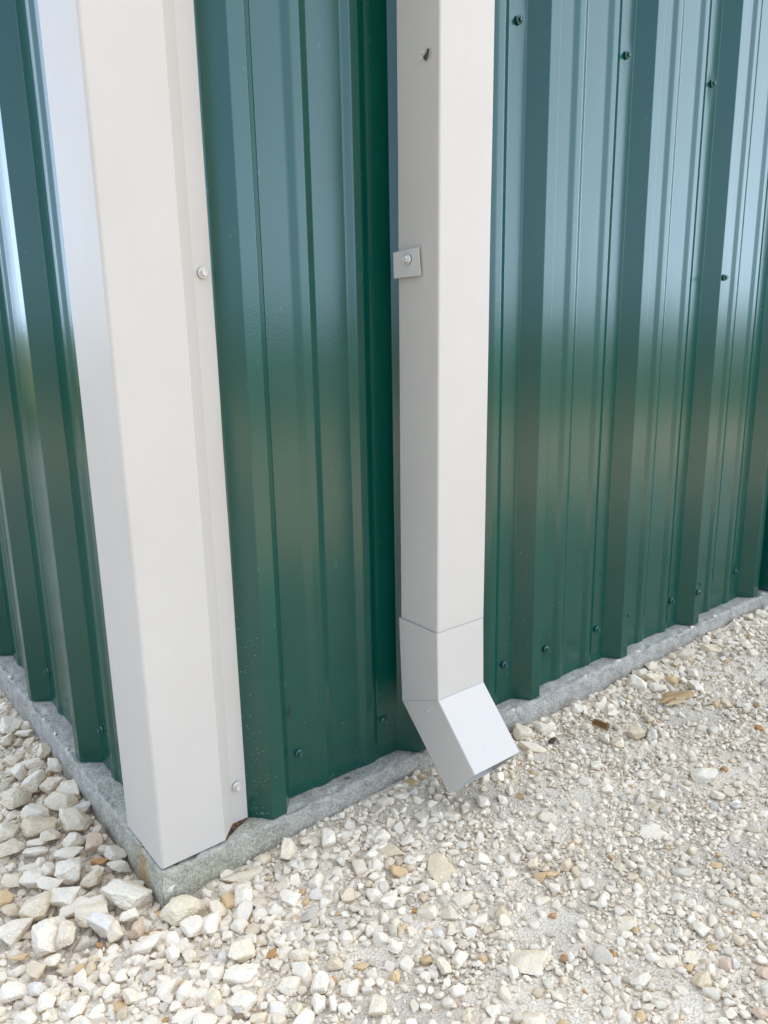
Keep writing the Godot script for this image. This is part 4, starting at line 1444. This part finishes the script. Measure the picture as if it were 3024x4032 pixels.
	lay_stone(0.466, 0.539, 0.0064, 0.0096, 0.0066, -0.85, "w", "flattest and longest of the small white stones in the photo's bottom right corner")
	lay_stone(0.495, 0.556, 0.0119, 0.0115, 0.0078, -1.29, "w", "second largest of the small white stones in the photo's bottom right corner")
	lay_stone(0.446, 0.571, 0.0101, 0.0121, 0.0042, -0.68, "c1", "rightmost of the small half-buried cream stones in the photo's bottom right corner")
	lay_stone(0.419, 0.556, 0.0169, 0.0105, 0.0037, -0.68, "c1", "rightmost of the medium half-buried cream stones in the photo's bottom right corner")
	lay_stone(0.416, 0.601, 0.0102, 0.0131, 0.0089, -0.68, "t", "bottommost of the small tan stones in the photo's bottom right corner")
	lay_stone(0.464, 0.605, 0.0100, 0.0108, 0.0073, -0.68, "p", "leftmost of the small pinkish stones in the photo's bottom right corner")
	lay_stone(0.475, 0.613, 0.0055, 0.0073, 0.0050, -0.68, "l", "small bluish white limestone stone in the photo's bottom right corner")
	lay_stone(0.515, 0.597, 0.0085, 0.0086, 0.0059, -0.68, "t", "rightmost of the small tan stones in the photo's bottom right corner")
	lay_stone(0.538, 0.603, 0.0065, 0.0077, 0.0053, -0.68, "w", "rightmost of the small white stones in the photo's bottom right corner")
	lay_stone(0.490, 0.641, 0.0085, 0.0093, 0.0063, -1.20, "p", "rightmost of the small pinkish stones in the photo's bottom right corner")
	lay_stone(0.427, 0.668, 0.0098, 0.0084, 0.0057, -0.68, "p", "bottommost of the small pinkish stones in the photo's bottom right corner")
	lay_stone(0.412, 0.658, 0.0071, 0.0067, 0.0045, -0.68, "w", "bottommost of the small white stones in the photo's bottom right corner")
	lay_stone(0.400, 0.647, 0.0076, 0.0075, 0.0051, -0.68, "w", "second bottommost of the small white stones in the photo's bottom right corner")
	lay_stone(0.347, 0.568, 0.0073, 0.0076, 0.0051, -0.68, "w", "second from left of the small white stones in the photo's bottom right corner")
	lay_stone(0.332, 0.577, 0.0081, 0.0067, 0.0046, -0.85, "c", "small cream limestone stone in the photo's bottom right corner")
	lay_stone(0.365, 0.610, 0.0051, 0.0052, 0.0035, -0.68, "w", "smallest of the small white stones in the photo's bottom right corner")
	lay_stone(0.518, 0.409, 0.0081, 0.0086, 0.0059, -0.68, "k", "small yellowish limestone stone halfway up the right side")
	lay_stone(0.514, 0.437, 0.0095, 0.0087, 0.0059, -0.68, "t", "leftmost of the small tan stones in the photo's bottom right corner")
	lay_stone(0.529, 0.521, 0.0084, 0.0080, 0.0054, -0.68, "w", "second topmost of the small white stones in the photo's bottom right corner")
	lay_stone(0.633, 0.502, 0.0087, 0.0063, 0.0043, -0.68, "o", "small ochre limestone stone halfway up the right side")
	lay_stone(0.579, 0.586, 0.0057, 0.0050, 0.0034, -0.68, "o", "small ochre limestone stone in the photo's bottom right corner")
	lay_stone(0.421, 0.515, 0.0106, 0.0078, 0.0027, -0.68, "c1", "leftmost of the small half-buried cream stones in the photo's bottom right corner")
	lay_stone(1.108, 0.083, 0.0265, 0.0202, 0.0137, -0.50, "k", "large yellowish limestone stone by the slab at far right")
	lay_stone(1.132, 0.118, 0.0178, 0.0138, 0.0094, -0.85, "o", "medium ochre limestone stone by the slab at far right")
	lay_stone(1.055, 0.081, 0.0247, 0.0217, 0.0147, -1.29, "w", "large white limestone stone by the slab at far right")
	lay_stone(1.073, 0.120, 0.0209, 0.0140, 0.0095, -1.03, "w", "largest of the medium white stones right of the downspout outlet")
	lay_stone(1.135, 0.177, 0.0160, 0.0182, 0.0124, -0.85, "w", "rightmost of the medium white stones right of the downspout outlet")
	lay_stone(1.106, 0.053, 0.0182, 0.0172, 0.0117, -0.68, "g", "leftmost of the medium grey stones by the slab at far right")
	lay_stone(1.032, 0.048, 0.0102, 0.0125, 0.0085, -0.68, "w", "leftmost of the small white stones right of the downspout outlet")
	lay_stone(1.037, 0.059, 0.0051, 0.0076, 0.0100, -0.68, "c", "small cream limestone stone right of the downspout outlet")
	lay_stone(0.866, 0.207, 0.0180, 0.0219, 0.0149, -1.03, "t", "medium tan limestone stone right of the downspout outlet")
	lay_stone(0.890, 0.225, 0.0122, 0.0183, 0.0133, -0.94, "g", "leftmost of the medium grey stones right of the downspout outlet")
	lay_stone(0.829, 0.361, 0.0209, 0.0197, 0.0134, -0.68, "w", "medium white limestone stone halfway up the right side")
	lay_stone(0.799, 0.412, 0.0117, 0.0119, 0.0081, -0.85, "c", "small cream limestone stone halfway up the right side")
	lay_stone(0.686, 0.360, 0.0104, 0.0105, 0.0071, -0.85, "t", "small tan limestone stone halfway up the right side")
	lay_stone(0.693, 0.379, 0.0089, 0.0134, 0.0095, -1.11, "g", "rightmost of the small grey stones halfway up the right side")
	lay_stone(0.813, 0.201, 0.0144, 0.0152, 0.0104, -0.68, "k", "medium yellowish limestone stone right of the downspout outlet")
	lay_stone(0.806, 0.177, 0.0096, 0.0144, 0.0114, -0.68, "w", "bottommost of the medium white stones right of the downspout outlet")
	lay_stone(0.632, 0.395, 0.0198, 0.0184, 0.0064, -0.85, "w1", "medium half-buried white limestone stone halfway up the right side")
	lay_stone(0.939, 0.075, 0.0106, 0.0159, 0.0116, -0.68, "w", "flattest and longest of the medium white stones right of the downspout outlet")
	lay_stone(0.906, 0.117, 0.0155, 0.0149, 0.0101, -0.33, "w", "second bottommost of the medium white stones right of the downspout outlet")
	lay_stone(0.818, 0.123, 0.0150, 0.0130, 0.0088, -0.85, "c", "medium cream limestone stone right of the downspout outlet")
	lay_stone(0.868, 0.066, 0.0186, 0.0149, 0.0101, -0.50, "w", "leftmost of the medium white stones right of the downspout outlet")
	lay_stone(0.945, 0.184, 0.0114, 0.0113, 0.0077, -0.85, "t", "leftmost of the small tan stones right of the downspout outlet")
	lay_stone(1.118, 0.256, 0.0117, 0.0117, 0.0080, -0.68, "t", "rightmost of the small tan stones right of the downspout outlet")
	lay_stone(1.144, 0.281, 0.0187, 0.0103, 0.0070, -0.68, "g", "rightmost of the medium grey stones right of the downspout outlet")
	lay_stone(1.101, 0.240, 0.0078, 0.0103, 0.0070, -0.68, "o", "small ochre limestone stone right of the downspout outlet")
	lay_stone(1.074, 0.348, 0.0098, 0.0096, 0.0066, -0.68, "b", "small rust brown limestone stone right of the downspout outlet")
	lay_stone(0.713, 0.225, 0.0125, 0.0128, 0.0087, -0.68, "w", "small white limestone stone halfway up the right side")
	lay_stone(0.912, 0.239, 0.0110, 0.0124, 0.0084, -0.68, "w", "rightmost of the small white stones right of the downspout outlet")
	lay_stone(1.274, 0.263, 0.0134, 0.0152, 0.0103, -0.68, "g", "rightmost of the medium grey stones by the slab at far right")
	make_gravel()
	make_debris()
